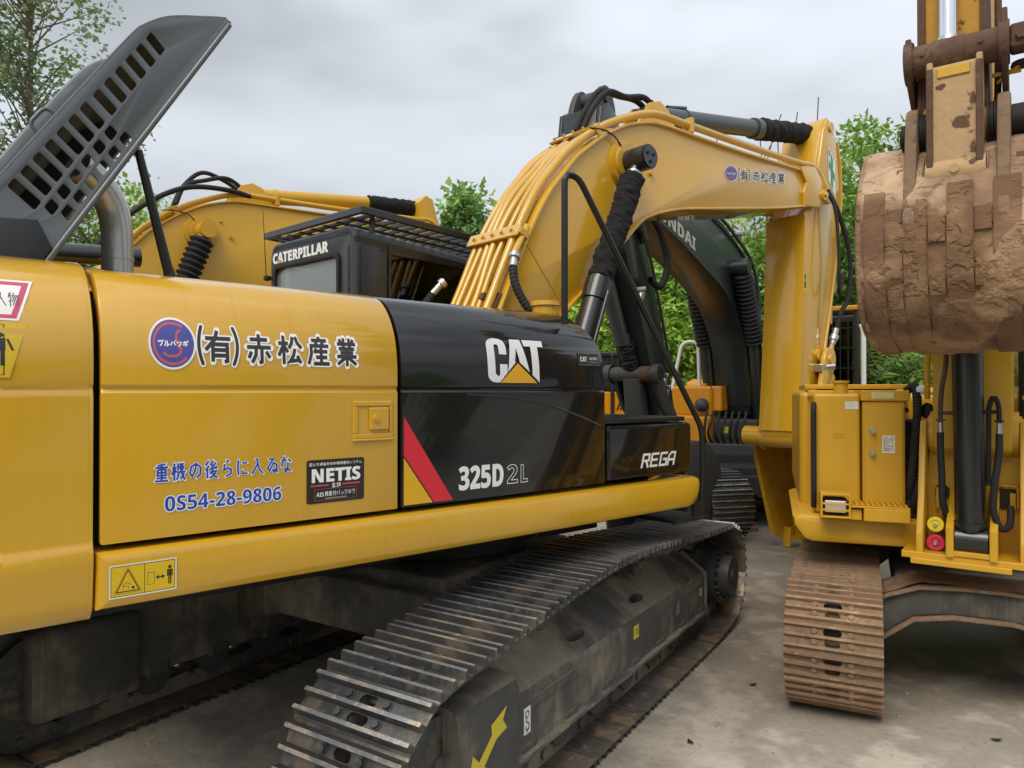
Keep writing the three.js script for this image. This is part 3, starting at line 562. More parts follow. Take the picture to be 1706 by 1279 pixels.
// --- counterweight
{
  const prof = [[1.10, 0.9], [1.145, 0.5], [1.150, 0.10], [1.165, 0.04], [1.20, 0.008], [1.24, 0.0], [1.36, -0.012], [1.40, -0.012], [1.42, -0.002], [1.44, 0.004], [1.6, 0.004], [1.925, 0.004], [1.945, 0.010], [1.958, 0.016], [1.972, 0.006], [2.05, 0.004], [2.14, 0.012], [2.21, 0.034], [2.28, 0.072], [2.345, 0.13], [2.395, 0.20], [2.425, 0.30], [2.44, 0.5], [2.445, 0.9]].map(([y, i]) => [y, i]);
  const plan = []; // centre line of the outer wall: right side, round the back, left side; with outward normal
  const push = (x, z, nx, nz) => plan.push([x, z, nx, nz]);
  push(-2.338, 1.352, 0, 1); push(-2.45, 1.352, 0, 1); push(-2.58, 1.352, 0, 1);
  for (let k = 0; k <= 8; k++) { const a = (90 + 75 * k / 8) * D; push(-2.58 + 0.42 * Math.cos(a), 0.932 + 0.42 * Math.sin(a), Math.cos(a), Math.sin(a)); }
  for (let k = 1; k < 6; k++) { const t = k / 6, z = 1.04 * (1 - 2 * t); const a = (165 + 30 * t) * D; push(-3.05 + 0.06 * (1 - 4 * (t - 0.5) ** 2) * -1 + 0.0646, z, Math.cos(a), Math.sin(a)); }
  for (let k = 0; k <= 8; k++) { const a = (195 + 75 * k / 8) * D; push(-2.58 + 0.42 * Math.cos(a), -0.932 + 0.42 * Math.sin(a), Math.cos(a), Math.sin(a)); }
  push(-2.45, -1.352, 0, -1); push(-2.338, -1.352, 0, -1);
  const nP = plan.length - 1, nV = prof.length - 1;
  const g = grid(nP, nV, (u, v) => { const p = plan[Math.round(u * nP)], q = prof[Math.round(v * nV)]; const i = Math.min(q[1], 0.9); return [p[0] - p[2] * i, q[0], p[1] - p[3] * i]; });
  // the end that meets the door, with a small return lip
  const end = pl(prof.map(([y, i]) => [1.352 - Math.min(i, 0.9), y]).concat(prof.slice().reverse().map(([y, i]) => [-1.352 + Math.min(i, 0.9), y])), 2.325, 2.345, 0.006).rotateY(-Math.PI / 2);
  const cw = put('counterweight', [g, end], mats.yellow, ex1);
  const danger = printMat(512, 260, (x, w, h) => {
    x.fillStyle = '#f3efee'; x.beginPath(); x.moveTo(0, 0); x.lineTo(w, 0); x.lineTo(w - 62, h); x.lineTo(0, h); x.fill();
    x.strokeStyle = '#c84a66'; x.lineWidth = 24; x.beginPath(); x.moveTo(-40, 24); x.lineTo(w - 30, 24); x.lineTo(w - 80, h - 24); x.lineTo(-40, h - 24); x.stroke();
    chars(x, '険人物', 318, 78, 44, 46, 4, '#3a3a3c', null, 0, 100);
  });
  lab(sideDecal('warning_sticker', cw, -2.86, -2.492, 2.175, 2.315, danger, 0.004, (y) => upZ(y) - 0.004), 'white sticker with red border and dark characters');
  const man = printMat(512, 512, (x, w, h) => {
    x.fillStyle = '#d8b61c'; x.beginPath(); x.moveTo(0, 0); x.lineTo(w, 0); x.lineTo(w - 70, h); x.lineTo(0, h); x.fill();
    x.strokeStyle = '#3b3414'; x.lineWidth = 5; x.strokeRect(8, 14, w - 100, h - 40);
    x.fillStyle = '#26241e';
    for (const [cx, s] of [[402, 1], [300, 1], [120, 1]]) { x.beginPath(); x.ellipse(cx, 112, 17, 24, 0, 0, 7); x.fill(); x.fillRect(cx - 24, 142, 48, 120); x.fillRect(cx - 22, 250, 18, 150); x.fillRect(cx + 4, 250, 18, 150); x.save(); x.translate(cx + 26, 150); x.rotate(-0.2); x.fillRect(0, 0, 11, 110); x.restore(); x.save(); x.translate(cx - 37, 148); x.rotate(0.2); x.fillRect(0, 0, 11, 110); x.restore(); }
    chars(x, '止', 300, 420, 46, 50, 6, '#3b3414');
  });
  lab(sideDecal('warning_sticker', cw, -2.86, -2.515, 1.99, 2.165, man, 0.004, (y) => upZ(y) - 0.004), 'yellow pictogram sticker of standing figures');
}
// --- yellow engine door
{
  const door = put('engine_door', ex(sideProfile(), -2.305, -1.128, 0.008), mats.yellow, ex1);
  const mark = printMat(2048, 420, companyMark);
  lab(sideDecal('company_lettering', door, -2.158, -1.295, 2.012, 2.222, mark), 'round blue badge and dark brushed characters with white edges');
  const blue = printMat(1400, 560, (x, w, h) => {
    x.clearRect(0, 0, w, h); x.save(); x.transform(1, 0, 0, 1, 0, 0);
    chars(x, '重機の後らに入ゐな', 20, 30, 132, 150, 18, '#1443b0', '#e9e9ef', 13, 180);
    fitWords(x, '0S54-28-9806', 110, 480, 190, 1130, '#1443b0', '#e9e9ef', 22);
    x.restore();
  });
  lab(sideDecal('phone_lettering', door, -2.145, -1.605, 1.482, 1.70, blue), 'blue characters and telephone number edged in white');
  const netis = printMat(640, 460, (x, w, h) => {
    x.fillStyle = '#1d1719'; x.beginPath(); x.roundRect(0, 0, w, h, 26); x.fill();
    chars(x, '国土交通省新技術情報提供システム', 26, 30, 34, 37, 4, '#eeeeee');
    fitWords(x, 'NETIS', 40, 236, 190, 560, '#f4f4f4', null, 0, { heavy: 8 });
    x.fillStyle = '#c8504c'; x.fillRect(40, 266, 200, 16); x.fillRect(392, 266, 200, 16);
    chars(x, '登録', 268, 254, 50, 54, 6, '#eeeeee');
    x.strokeStyle = '#b04a46'; x.lineWidth = 4; x.strokeRect(84, 312, 466, 120);
    fitWords(x, 'AIS', 104, 392, 62, 84, '#eeeeee'); chars(x, '機能付バックホウ', 196, 336, 40, 43, 5, '#eeeeee', null, 0, 58);
    x.fillStyle = '#bdb8b8'; for (let i = 0; i < 22; i++) x.fillRect(200 + i * 11, 408, 7, 12);
  });
  lab(sideDecal('system_sticker', door, -1.562, -1.300, 1.482, 1.662, netis), 'black sticker with bold white letters and a red line');
  // latch: recessed frame with a paddle and key cylinder
  const X = (a) => -1.355 + a, z = 1.352;
  const latch = put('latch_frame', [bx(0.192, 0.022, 0.012, X(0.096), 1.892, z + 0.004, 0.004), bx(0.192, 0.022, 0.012, X(0.096), 1.752, z + 0.004, 0.004), bx(0.022, 0.118, 0.012, X(0.011), 1.822, z + 0.004, 0.004), bx(0.016, 0.118, 0.012, X(0.184), 1.822, z + 0.004, 0.004), bx(0.2, 0.012, 0.018, X(0.098), 1.735, z + 0.004, 0.005)], mats.yellow, door);
  put('latch_recess', bx(0.15, 0.116, 0.004, X(0.098), 1.822, z + 0.001, 0), mats.yellow, door);
  put('latch_paddle', [bx(0.094, 0.098, 0.014, X(0.124), 1.826, z + 0.010, 0.005), cy([X(0.106), 1.828, z + 0.014], [X(0.106), 1.828, z + 0.024], 0.019, 0.017, 16), cy([X(0.106), 1.828, z + 0.02], [X(0.106), 1.828, z + 0.028], 0.010, 0.010, 12)], mats.yellow, door);
}
// --- black front panel with emblem
{
  const full = sideProfile(-0.004), front = put('side_panel', (() => {
    // the panel's front edge leans back towards the top: loft between two end profiles
    const n = full.length, xs = (y) => 0.245 - 0.012 * sstep(1.9, 2.1, y) - 0.13 * sstep(2.12, 2.42, y) ** 1.4;
    const g = ex(full, -1.112, 0.3, 0.007), P = g.attributes.position;
    for (let i = 0; i < P.count; i++) { const x = P.getX(i), y = P.getY(i); if (x > -0.4) { const t = (x + 1.112) / (0.3 + 1.112); P.setX(i, -1.112 + t * (xs(y) + 1.112)); } }
    g.computeVertexNormals();
    return toCreasedNormals(g, 0.5);
  })(), mats.black, ex1);
  const emblem = printMat(760, 640, (x, w, h) => {
    x.clearRect(0, 0, w, h); x.fillStyle = '#e4e4e6'; const p = (a) => { x.beginPath(); a.forEach(([u, v], i) => (i ? x.lineTo(u, v) : x.moveTo(u, v))); x.closePath(); x.fill(); };
    x.beginPath(); x.moveTo(8, 130); x.quadraticCurveTo(8, 8, 130, 8); x.quadraticCurveTo(252, 8, 252, 130); x.lineTo(252, 232); x.lineTo(158, 232); x.lineTo(158, 130); x.quadraticCurveTo(158, 92, 130, 92); x.quadraticCurveTo(102, 92, 102, 130); x.lineTo(102, 500); x.quadraticCurveTo(102, 538, 130, 538); x.quadraticCurveTo(158, 538, 158, 500); x.lineTo(158, 370); x.lineTo(252, 370); x.lineTo(252, 500); x.quadraticCurveTo(252, 628, 130, 628); x.quadraticCurveTo(8, 628, 8, 500); x.closePath(); x.fill();
    p([[318, 8], [452, 8], [540, 470], [540, 628], [240, 628]]); 
    x.globalCompositeOperation = 'destination-out'; x.beginPath(); x.moveTo(384, 130); x.lineTo(416, 330); x.lineTo(352, 330); x.fill(); x.globalCompositeOperation = 'source-over';
    p([[478, 8], [752, 8], [752, 100], [672, 100], [672, 628], [578, 628], [578, 100], [494, 100]]);
    x.globalCompositeOperation = 'destination-out'; x.beginPath(); x.moveTo(386, 306); x.lineTo(690, 640); x.lineTo(150, 640); x.lineTo(170, 600); x.fill(); x.globalCompositeOperation = 'source-over';
    x.fillStyle = '#e4e4e6'; p([[640, 560], [672, 560], [672, 628], [672, 628]]);
    x.fillStyle = '#e0a41a'; p([[388, 350], [640, 632], [160, 632]]);
    x.fillStyle = '#e4e4e6'; p([[8, 500], [102, 500], [130, 540], [170, 540], [205, 560], [150, 626], [60, 618]]);
  });
  lab(sideDecal('emblem', front, -0.618, -0.222, 1.985, 2.215, emblem), 'large white letters over a yellow triangle');
  const tagm = printMat(360, 150, (x, w, h) => { x.fillStyle = '#2b2c2e'; x.fillRect(0, 0, w, h); x.strokeStyle = '#77787a'; x.lineWidth = 6; x.strokeRect(4, 4, w - 8, h - 8); x.fillStyle = '#77787a'; x.fillRect(158, 6, 5, h - 12); fitWords(x, 'CAT', 26, 104, 76, 112, '#d8d8d8', null, 0, { heavy: 3 }); fitWords(x, 'ACERT', 184, 84, 46, 146, '#c8c8c8'); fitWords(x, 'TECHNOLOGY', 184, 118, 22, 146, '#a8a8a8'); });
  lab(sideDecal('badge', front, 0.035, 0.205, 2.09, 2.16, tagm), 'small grey engine badge');
  const model = printMat(820, 360, (x, w, h) => { x.clearRect(0, 0, w, h); fitWords(x, '325D', 10, 316, 320, 500, '#ececec', null, 0, { heavy: 14 }); x.lineJoin = 'miter'; words(x, '2', 536, 306, 280, 0.9, null, '#e0e0e0', 9); words(x, 'L', 690, 306, 270, 0.72, null, '#e0e0e0', 9); });
  lab(sideDecal('model_number', front, -0.80, -0.335, 1.452, 1.62, model), 'white model number, last two characters only outlined');
  const stripe = (pts, mat, name, label) => lab(put(name, new THREE.ShapeGeometry(shapeOf(pts)).translate(0, 0, 1.3545), mat, front), label);
  stripe([[-1.10, 1.832], [-0.828, 1.43], [-0.935, 1.43], [-1.10, 1.655]], std({ color: RGB(0.68, 0.022, 0.04), roughness: 0.35 }), 'stripe', 'slanting red stripe');
  stripe([[-1.10, 1.645], [-0.943, 1.43], [-1.10, 1.43]], std({ color: RGB(0.75, 0.42, 0.012), roughness: 0.35 }), 'stripe', 'yellow triangle stripe');
  // crease pressed into the panel
  put('pressed_crease', tube([[-0.75, 1.93, 1.352], [-0.5, 1.915, 1.353], [-0.2, 1.87, 1.353], [0.05, 1.80, 1.353], [0.21, 1.745, 1.352]], 0.0055, 30, 6), mats.black, front);
}
// --- black storage box in front
{
  const box = put('storage_box', pl(rrect(0.262, 1.425, 1.075, 1.745, 0.035), 0.2, 1.352, 0.022), mats.black, ex1);
  const name = printMat(700, 240, (x, w, h) => {
    x.clearRect(0, 0, w, h); x.save(); x.transform(1, 0, -0.25, 1, 52, 0); x.strokeStyle = '#ececec'; x.lineWidth = 34; x.lineJoin = 'round'; x.lineCap = 'butt';
    const g = (s) => { for (const q of s.split('|')) { x.beginPath(); q.split(' ').forEach((a, i) => { const [u, v] = a.split(',').map(Number); i ? x.lineTo(u, v) : x.moveTo(u, v); }); x.stroke(); } };
    g('20,226 20,34 134,34 134,124 40,124|84,124 142,226'); g('320,34 186,34 186,208 320,208|186,120 306,120'); g('486,34 362,34 362,208 482,208 482,124 410,124'); g('522,226 522,80 560,34 640,34 640,226|522,140 640,140');
    x.restore();
  });
  lab(sideDecal('lettering', box, 0.555, 0.905, 1.475, 1.575, name, 0.0025, () => 1.352), 'white slanted lettering');
  put('box_lid', pl(rrect(0.25, 1.752, 1.03, 1.782, 0.01), 0.15, 1.33, 0.006), mats.blackSatin, ex1);
}
// --- yellow skirt along the lower edge
{
  const p = [[-2.318, 1.20], [-2.318, 1.395], [1.08, 1.395], [1.115, 1.385], [1.130, 1.355], [1.125, 1.30], [1.10, 1.25], [1.06, 1.215], [1.0, 1.20]];
  const skirt = put('skirt', pl(p, 1.16, 1.388, 0.034), mats.yellow, ex1);
  const warn = printMat(760, 360, (x, w, h) => {
    x.fillStyle = '#e9e6da'; x.fillRect(0, 0, w, h); x.fillStyle = '#dfb915'; x.fillRect(16, 16, w - 32, h - 32); x.strokeStyle = '#222018'; x.lineWidth = 7; x.strokeRect(20, 20, w - 40, h - 40); x.beginPath(); x.moveTo(390, 20); x.lineTo(390, h - 20); x.stroke();
    x.lineWidth = 12; x.lineJoin = 'round'; x.beginPath(); x.moveTo(205, 66); x.lineTo(332, 296); x.lineTo(78, 296); x.closePath(); x.stroke(); x.lineWidth = 4; x.beginPath(); x.moveTo(205, 36); x.lineTo(360, 314); x.lineTo(50, 314); x.closePath(); x.stroke();
    x.lineWidth = 5; x.beginPath(); x.moveTo(150, 272); x.lineTo(150, 220); x.lineTo(200, 200); x.lineTo(240, 232); x.moveTo(150, 240); x.lineTo(210, 240); x.lineTo(220, 272); x.stroke(); x.fillStyle = '#222018'; x.beginPath(); x.arc(262, 262, 16, 0, 7); x.fill();
    x.lineWidth = 5; x.strokeRect(428, 130, 74, 130); x.fillRect(540, 186, 60, 14); x.beginPath(); x.moveTo(516, 193); x.lineTo(552, 166); x.lineTo(552, 220); x.fill(); x.beginPath(); x.moveTo(624, 193); x.lineTo(588, 166); x.lineTo(588, 220); x.fill();
    x.beginPath(); x.arc(680, 96, 20, 0, 7); x.fill(); x.fillRect(648, 122, 64, 14); x.fillRect(660, 122, 40, 76); x.fillRect(646, 122, 12, 76); x.fillRect(702, 122, 12, 76); x.fillRect(662, 190, 15, 96); x.fillRect(683, 190, 15, 96);
  });
  lab(sideDecal('warning_sticker', skirt, -2.285, -2.07, 1.238, 1.352, warn, 0.0025, () => 1.388), 'yellow warning sticker with triangle and standing figure');
}
// --- inner body, deck and swing frame
{
  put('upper_frame', [bx(3.4, 0.16, 2.5, -0.6, 1.30, -0.02, 0.02), bx(2.3, 0.9, 2.40, -1.18, 1.83, -0.02, 0.02), bx(0.9, 0.3, 2.3, 0.5, 1.53, -0.05, 0.01)], mats.under, ex1);
  put('top_deck', [bx(1.15, 0.03, 1.7, -1.72, 2.33, 0.02, 0.008), bx(1.2, 0.05, 1.9, -0.5, 2.33, 0.08, 0.01)], mats.yellowPlain, ex1);
  put('swing_bearing', [cy([0, 0.92, 0], [0, 1.24, 0], 0.62, 0.62, 40), cy([0, 0.98, 0], [0, 1.06, 0], 0.7, 0.7, 40)], mats.under, ex1);
  // guards hanging below the body
  put('belly_guard', [bx(1.5, 0.22, 0.03, -1.5, 1.12, 0.72, 0.005), bx(1.5, 0.03, 1.5, -1.5, 1.13, 0, 0.005), bx(0.5, 0.16, 0.03, 0.4, 1.13, 0.9, 0.005)], mats.under, ex1);
  // filler cap beside the boom
  put('filler_neck', [cy([0.46, 2.32, 0.62], [0.46, 2.52, 0.62], 0.088, 0.088, 20), cy([0.46, 2.515, 0.62], [0.46, 2.545, 0.62], 0.102, 0.098, 20)], mats.yellowPlain, ex1);
}
// --- hand rail
put('hand_rail', pipe([[-0.01, 2.32, 1.28], [-0.01, 3.165, 1.28], [0.10, 3.165, 1.28], [1.262, 1.69, 1.30], [1.262, 1.33, 1.30], [1.225, 1.10, 1.30]], 0.019, 0.07, 80, 10), mats.blackSatin, ex1);
put('rail_bracket', [bx(0.34, 0.025, 0.34, 1.10, 1.105, 1.16, 0.006), bx(0.12, 0.12, 0.02, 1.2, 1.15, 1.31, 0.006)], mats.under, ex1);
// --- raised engine hood with vents
{
  const hood = new THREE.Group(), up = 59 * D;
  const outline = [[-0.30, 0], [1.29, 0], [1.287, 0.022], [1.255, 0.055], [1.204, 0.101], [1.15, 0.15], [1.091, 0.192], [1.014, 0.224], [0.931, 0.238], [0.57, 0.253], [0.19, 0.267], [-0.30, 0.275]];
  const dome = spl(outline.slice(2), 4), wall = [[-0.30, 0], [1.29, 0], ...dome];
  const slots = [], slant = (a0, b0, a1, b1, s = 0.02) => { const q = rrect(a0, b0, a1, b1, 0.007, 2).map(([a, b]) => [a + (b - b0) * s / (b1 - b0), b]); slots.push(q.reverse()); };
  for (let k = 0; k < 6; k++) slant(0.948 - k * 0.066, 0.122, 0.986 - k * 0.066, 0.196 + k * 0.003);
  for (let k = 0; k < 7; k++) slant(0.542 - k * 0.066, 0.126, 0.582 - k * 0.066, 0.216 + k * 0.003);
  for (let k = 0; k < 6; k++) { slant(0.534 - k * 0.074, 0.074, 0.578 - k * 0.074, 0.110, 0.01); if (k < 6) slant(0.550 - k * 0.074, 0.024, 0.594 - k * 0.074, 0.060, 0.01); }
  const near = pl(wall, 1.038, 1.05, 0.003, slots), far = pl(wall, -0.36, -0.348, 0.003), skin = ribbon(dome, 0.012, -0.36, 1.05, 0.004), rimN = pipe([[-0.3, 0, 1.052], [1.288, 0, 1.052], [1.288, 0, -0.36]], 0.011, 0.02, 40, 8);
  const bump = pl(spl([[-0.3, 0.24], [-0.28, 0.325], [0.3, 0.335], [0.78, 0.325], [0.95, 0.30], [1.06, 0.23]], 5), -0.3, 0.62, 0.03);
  const handle = pipe([[0.55, 0.25, 0.86], [0.56, 0.31, 0.86], [0.46, 0.315, 0.86], [0.45, 0.258, 0.86]], 0.008, 0.03, 20, 8);
  const m = put('engine_hood', [near, far, skin, rimN, bump, handle], mats.hoodGrey, ex1);
  put('hood_liner', pl([[-0.29, 0.012], [0.06, 0.012], [0.12, 0.10], [0.05, 0.20], [-0.29, 0.21]], 1.052, 1.062, 0.003), mats.blackSatin, m);
  put('hood_lining', [ribbon(dome.map(([a, b]) => [a - 0.012, Math.max(0.004, b - 0.022)]).filter(([a]) => a < 1.2), 0.016, -0.34, 1.03, 0.003), pl([[-0.28, 0.01], [1.2, 0.01], [1.08, 0.16], [0.95, 0.205], [-0.28, 0.25]], -0.345, -0.33, 0.003)], mats.foam, m);
  m.position.set(-2.43, 2.41, 0); m.rotation.z = up;
  put('hood_prop', [cy([-1.985, 2.40, 0.98], [-2.118, 2.90, 1.02], 0.021, 0.016, 12), cy([-1.975, 2.36, 0.98], [-1.995, 2.45, 0.98], 0.028, 0.022, 12)], mats.blackSatin, ex1);
  put('exhaust_pipe', [tube([[-2.135, 2.28, 0.75], [-2.135, 2.55, 0.75], [-2.14, 2.64, 0.753], [-2.16, 2.72, 0.765], [-2.21, 2.79, 0.80], [-2.27, 2.83, 0.84], [-2.30, 2.845, 0.86]], 0.061, 40, 24), cy([-2.135, 2.50, 0.75], [-2.135, 2.512, 0.75], 0.064, 0.064, 24)], mats.exhaust, ex1);
}
// --- cab with roof guard
{
  const cabAt = [-0.39, 0, -0.45], cabTurn = 7.5 * D;
  const place = (m, y = 0) => { m.position.set(cabAt[0], y, cabAt[2]); m.rotation.y = cabTurn; return m; };
  // cab frame: x forward 0..1.75, z 0..-1.16, y 1.4..3.06
  const rear = [[-1.16, 1.45], [0, 1.45], [0, 2.96], [-0.03, 3.03], [-0.08, 3.06], [-1.08, 3.06], [-1.13, 3.03], [-1.16, 2.96]];
  const rearWall = pl(rear, 0, 0.05, 0.02, [rrect(-1.08, 2.3, -0.2, 2.86, 0.06).reverse()]).rotateY(-Math.PI / 2).translate(0.05, 0, 0);
  const roof = ex([[0.0, 2.93], [0.005, 2.98], [-0.03, 3.035], [-0.09, 3.06], [-1.07, 3.06], [-1.13, 3.035], [-1.16, 2.93], [-1.10, 2.97], [-0.06, 2.97]], 0.0, 1.72, 0.02);
  { const P = roof.attributes.position; for (let i = 0; i < P.count; i++) P.setY(i, P.getY(i) - 0.055 * Math.max(0, P.getX(i)) ** 1.2); roof.computeVertexNormals(); }
  const sidePost = (x0, x1, z) => pl([[x0, 1.45], [x1, 1.45], [x1, 2.94], [x0, 2.96]], z - 0.04, z, 0.012);
  const parts = [rearWall, roof, bx(0.10, 1.5, 0.12, 0.05, 2.2, -0.06, 0.04), sidePost(0.02, 0.30, 0), sidePost(0.02, 0.12, -1.12), sidePost(1.6, 1.7, 0), sidePost(1.6, 1.7, -1.12), bx(1.7, 0.75, 0.04, 0.85, 1.8, -0.02, 0.01), bx(1.7, 0.75, 0.04, 0.85, 1.8, -1.14, 0.01), bx(1.5, 0.05, 0.05, 0.95, 2.90, -0.025, 0.015), bx(0.05, 0.8, 1.1, 1.68, 1.8, -0.58, 0.01), bx(0.02, 0.9, 0.02, 0.31, 2.5, 0.004, 0.006)];
  const cab = place(put('cab', parts, mats.cabBlack, ex1), 0.075);
  put('rear_window', bx(0.008, 0.58, 0.90, 0.02, 2.58, -0.64, 0), mats.rearGlass, cab);
  put('window_seal', [pl(rrect(-1.10, 2.28, -0.18, 2.88, 0.07), 0, 0.016, 0.005, [rrect(-1.07, 2.31, -0.21, 2.85, 0.05).reverse()]).rotateY(-Math.PI / 2).translate(0.002, 0, 0)], mats.rubber, cab);
  put('side_window', bx(1.30, 0.72, 0.008, 0.955, 2.53, -0.02, 0), mats.tint, cab);
  put('side_window', bx(1.44, 0.72, 0.008, 0.88, 2.53, -1.13, 0), mats.tint, cab);
  put('front_window', bx(0.008, 0.75, 1.02, 1.66, 2.53, -0.58, 0), mats.glass, cab);
  put('seat', [bx(0.5, 0.12, 0.5, 0.75, 2.02, -0.58, 0.04), pl(rrect(-0.86, 2.05, -0.32, 2.62, 0.12), -0.56, -0.44, 0.04).rotateY(-Math.PI / 2), bx(0.1, 0.2, 0.28, 0.5, 2.74, -0.58, 0.04)], mats.interior, cab);
  put('console', [bx(0.5, 0.3, 0.14, 0.85, 2.02, -0.24, 0.03), bx(0.5, 0.3, 0.14, 0.85, 2.02, -0.92, 0.03), cy([1.0, 2.15, -0.26], [1.03, 2.36, -0.26], 0.02, 0.03, 10), bx(0.06, 0.22, 0.3, 1.45, 2.32, -0.2, 0.02)], mats.interior, cab);
  put('headliner', bx(1.55, 0.02, 1.04, 0.86, 2.90, -0.58, 0.005, [0, 0, -0.05]), mats.interior, cab);
  const name = printMat(1200, 150, (x, w, h) => { x.clearRect(0, 0, w, h); fitWords(x, 'CATERPILLAR', 8, 138, 150, 1180, '#e6e6e6', null, 0, { heavy: 10 }); x.fillStyle = '#d08a2a'; x.beginPath(); x.moveTo(150, 92); x.lineTo(212, 146); x.lineTo(92, 146); x.fill(); });
  lab(put('lettering', grid(2, 2, (u, v) => [-0.004, 2.893 + 0.105 * v, -1.12 + 0.80 * u]), name, cab, true), 'white capital lettering with an orange triangle');
  put('antenna', [cy([-0.03, 2.80, -1.17], [-0.05, 3.35, -1.19], 0.004, 0.002, 6), bx(0.05, 0.04, 0.05, -0.02, 2.79, -1.17, 0.01)], mats.rubber, cab);
  // roof guard: frame and bars
  const rg = place(put('roof_guard', [bx(1.72, 0.055, 0.035, 0.80, 3.235, 0.03, 0.008), bx(1.72, 0.055, 0.035, 0.80, 3.235, -1.30, 0.008), bx(0.035, 0.055, 1.36, -0.05, 3.235, -0.635, 0.008), bx(0.035, 0.055, 1.36, 1.65, 3.235, -0.635, 0.008), bx(0.035, 0.2, 0.03, 0.1, 3.13, -0.05, 0.006), bx(0.035, 0.2, 0.03, 0.1, 3.13, -1.1, 0.006), bx(0.035, 0.26, 0.03, 1.45, 3.1, -0.05, 0.006), bx(0.035, 0.26, 0.03, 1.45, 3.1, -1.1, 0.006)], mats.cabBlack, ex1));
  const bar = shared(bx(0.018, 0.03, 1.33, 0, 0, 0, 0.004)), bar2 = shared(bx(1.68, 0.014, 0.04, 0, 0, 0, 0.003));
  for (let i = 0; i < 15; i++) { const b = put('guard_bar', bar, mats.cabBlack, rg); b.position.set(0.05 + i * 0.107, 3.22, -0.635); }
  for (let i = 0; i < 7; i++) { const b = put('guard_bar', bar2, mats.cabBlack, rg); b.position.set(0.80, 3.198, -0.12 - i * 0.17); }
  rg.rotation.z = 0; rg.rotation.order = 'YXZ'; rg.rotation.z = -0.028;
}
// --- boom, shared by the two machines that stand side by side
const boomTop = spl([[0.02, 1.75], [0.14, 2.1], [0.37, 2.55], [0.485, 2.80], [0.572, 2.99], [0.72, 3.26], [0.847, 3.448], [1.004, 3.625], [1.167, 3.790], [1.512, 4.035], [1.809, 4.172], [2.127, 4.246], [2.6, 4.258], [3.2, 4.275], [4.0, 4.308], [4.72, 4.345]], 4);
const boomBot = spl([[4.76, 3.985], [4.0, 3.83], [3.03, 3.665], [2.5, 3.575], [2.21, 3.505], [2.02, 3.44], [1.871, 3.36], [1.6, 3.11], [1.268, 2.785], [0.972, 2.53], [0.7, 2.2], [0.45, 1.85], [0.3, 1.6], [0.1, 1.55]], 4);
const boomOffset = (d) => boomTop.map((p, i) => { const a = boomTop[Math.max(0, i - 1)], b = boomTop[Math.min(boomTop.length - 1, i + 1)], dx = b[0] - a[0], dy = b[1] - a[1], l = Math.hypot(dx, dy); return [p[0] - dy / l * d, p[1] + dx / l * d]; });
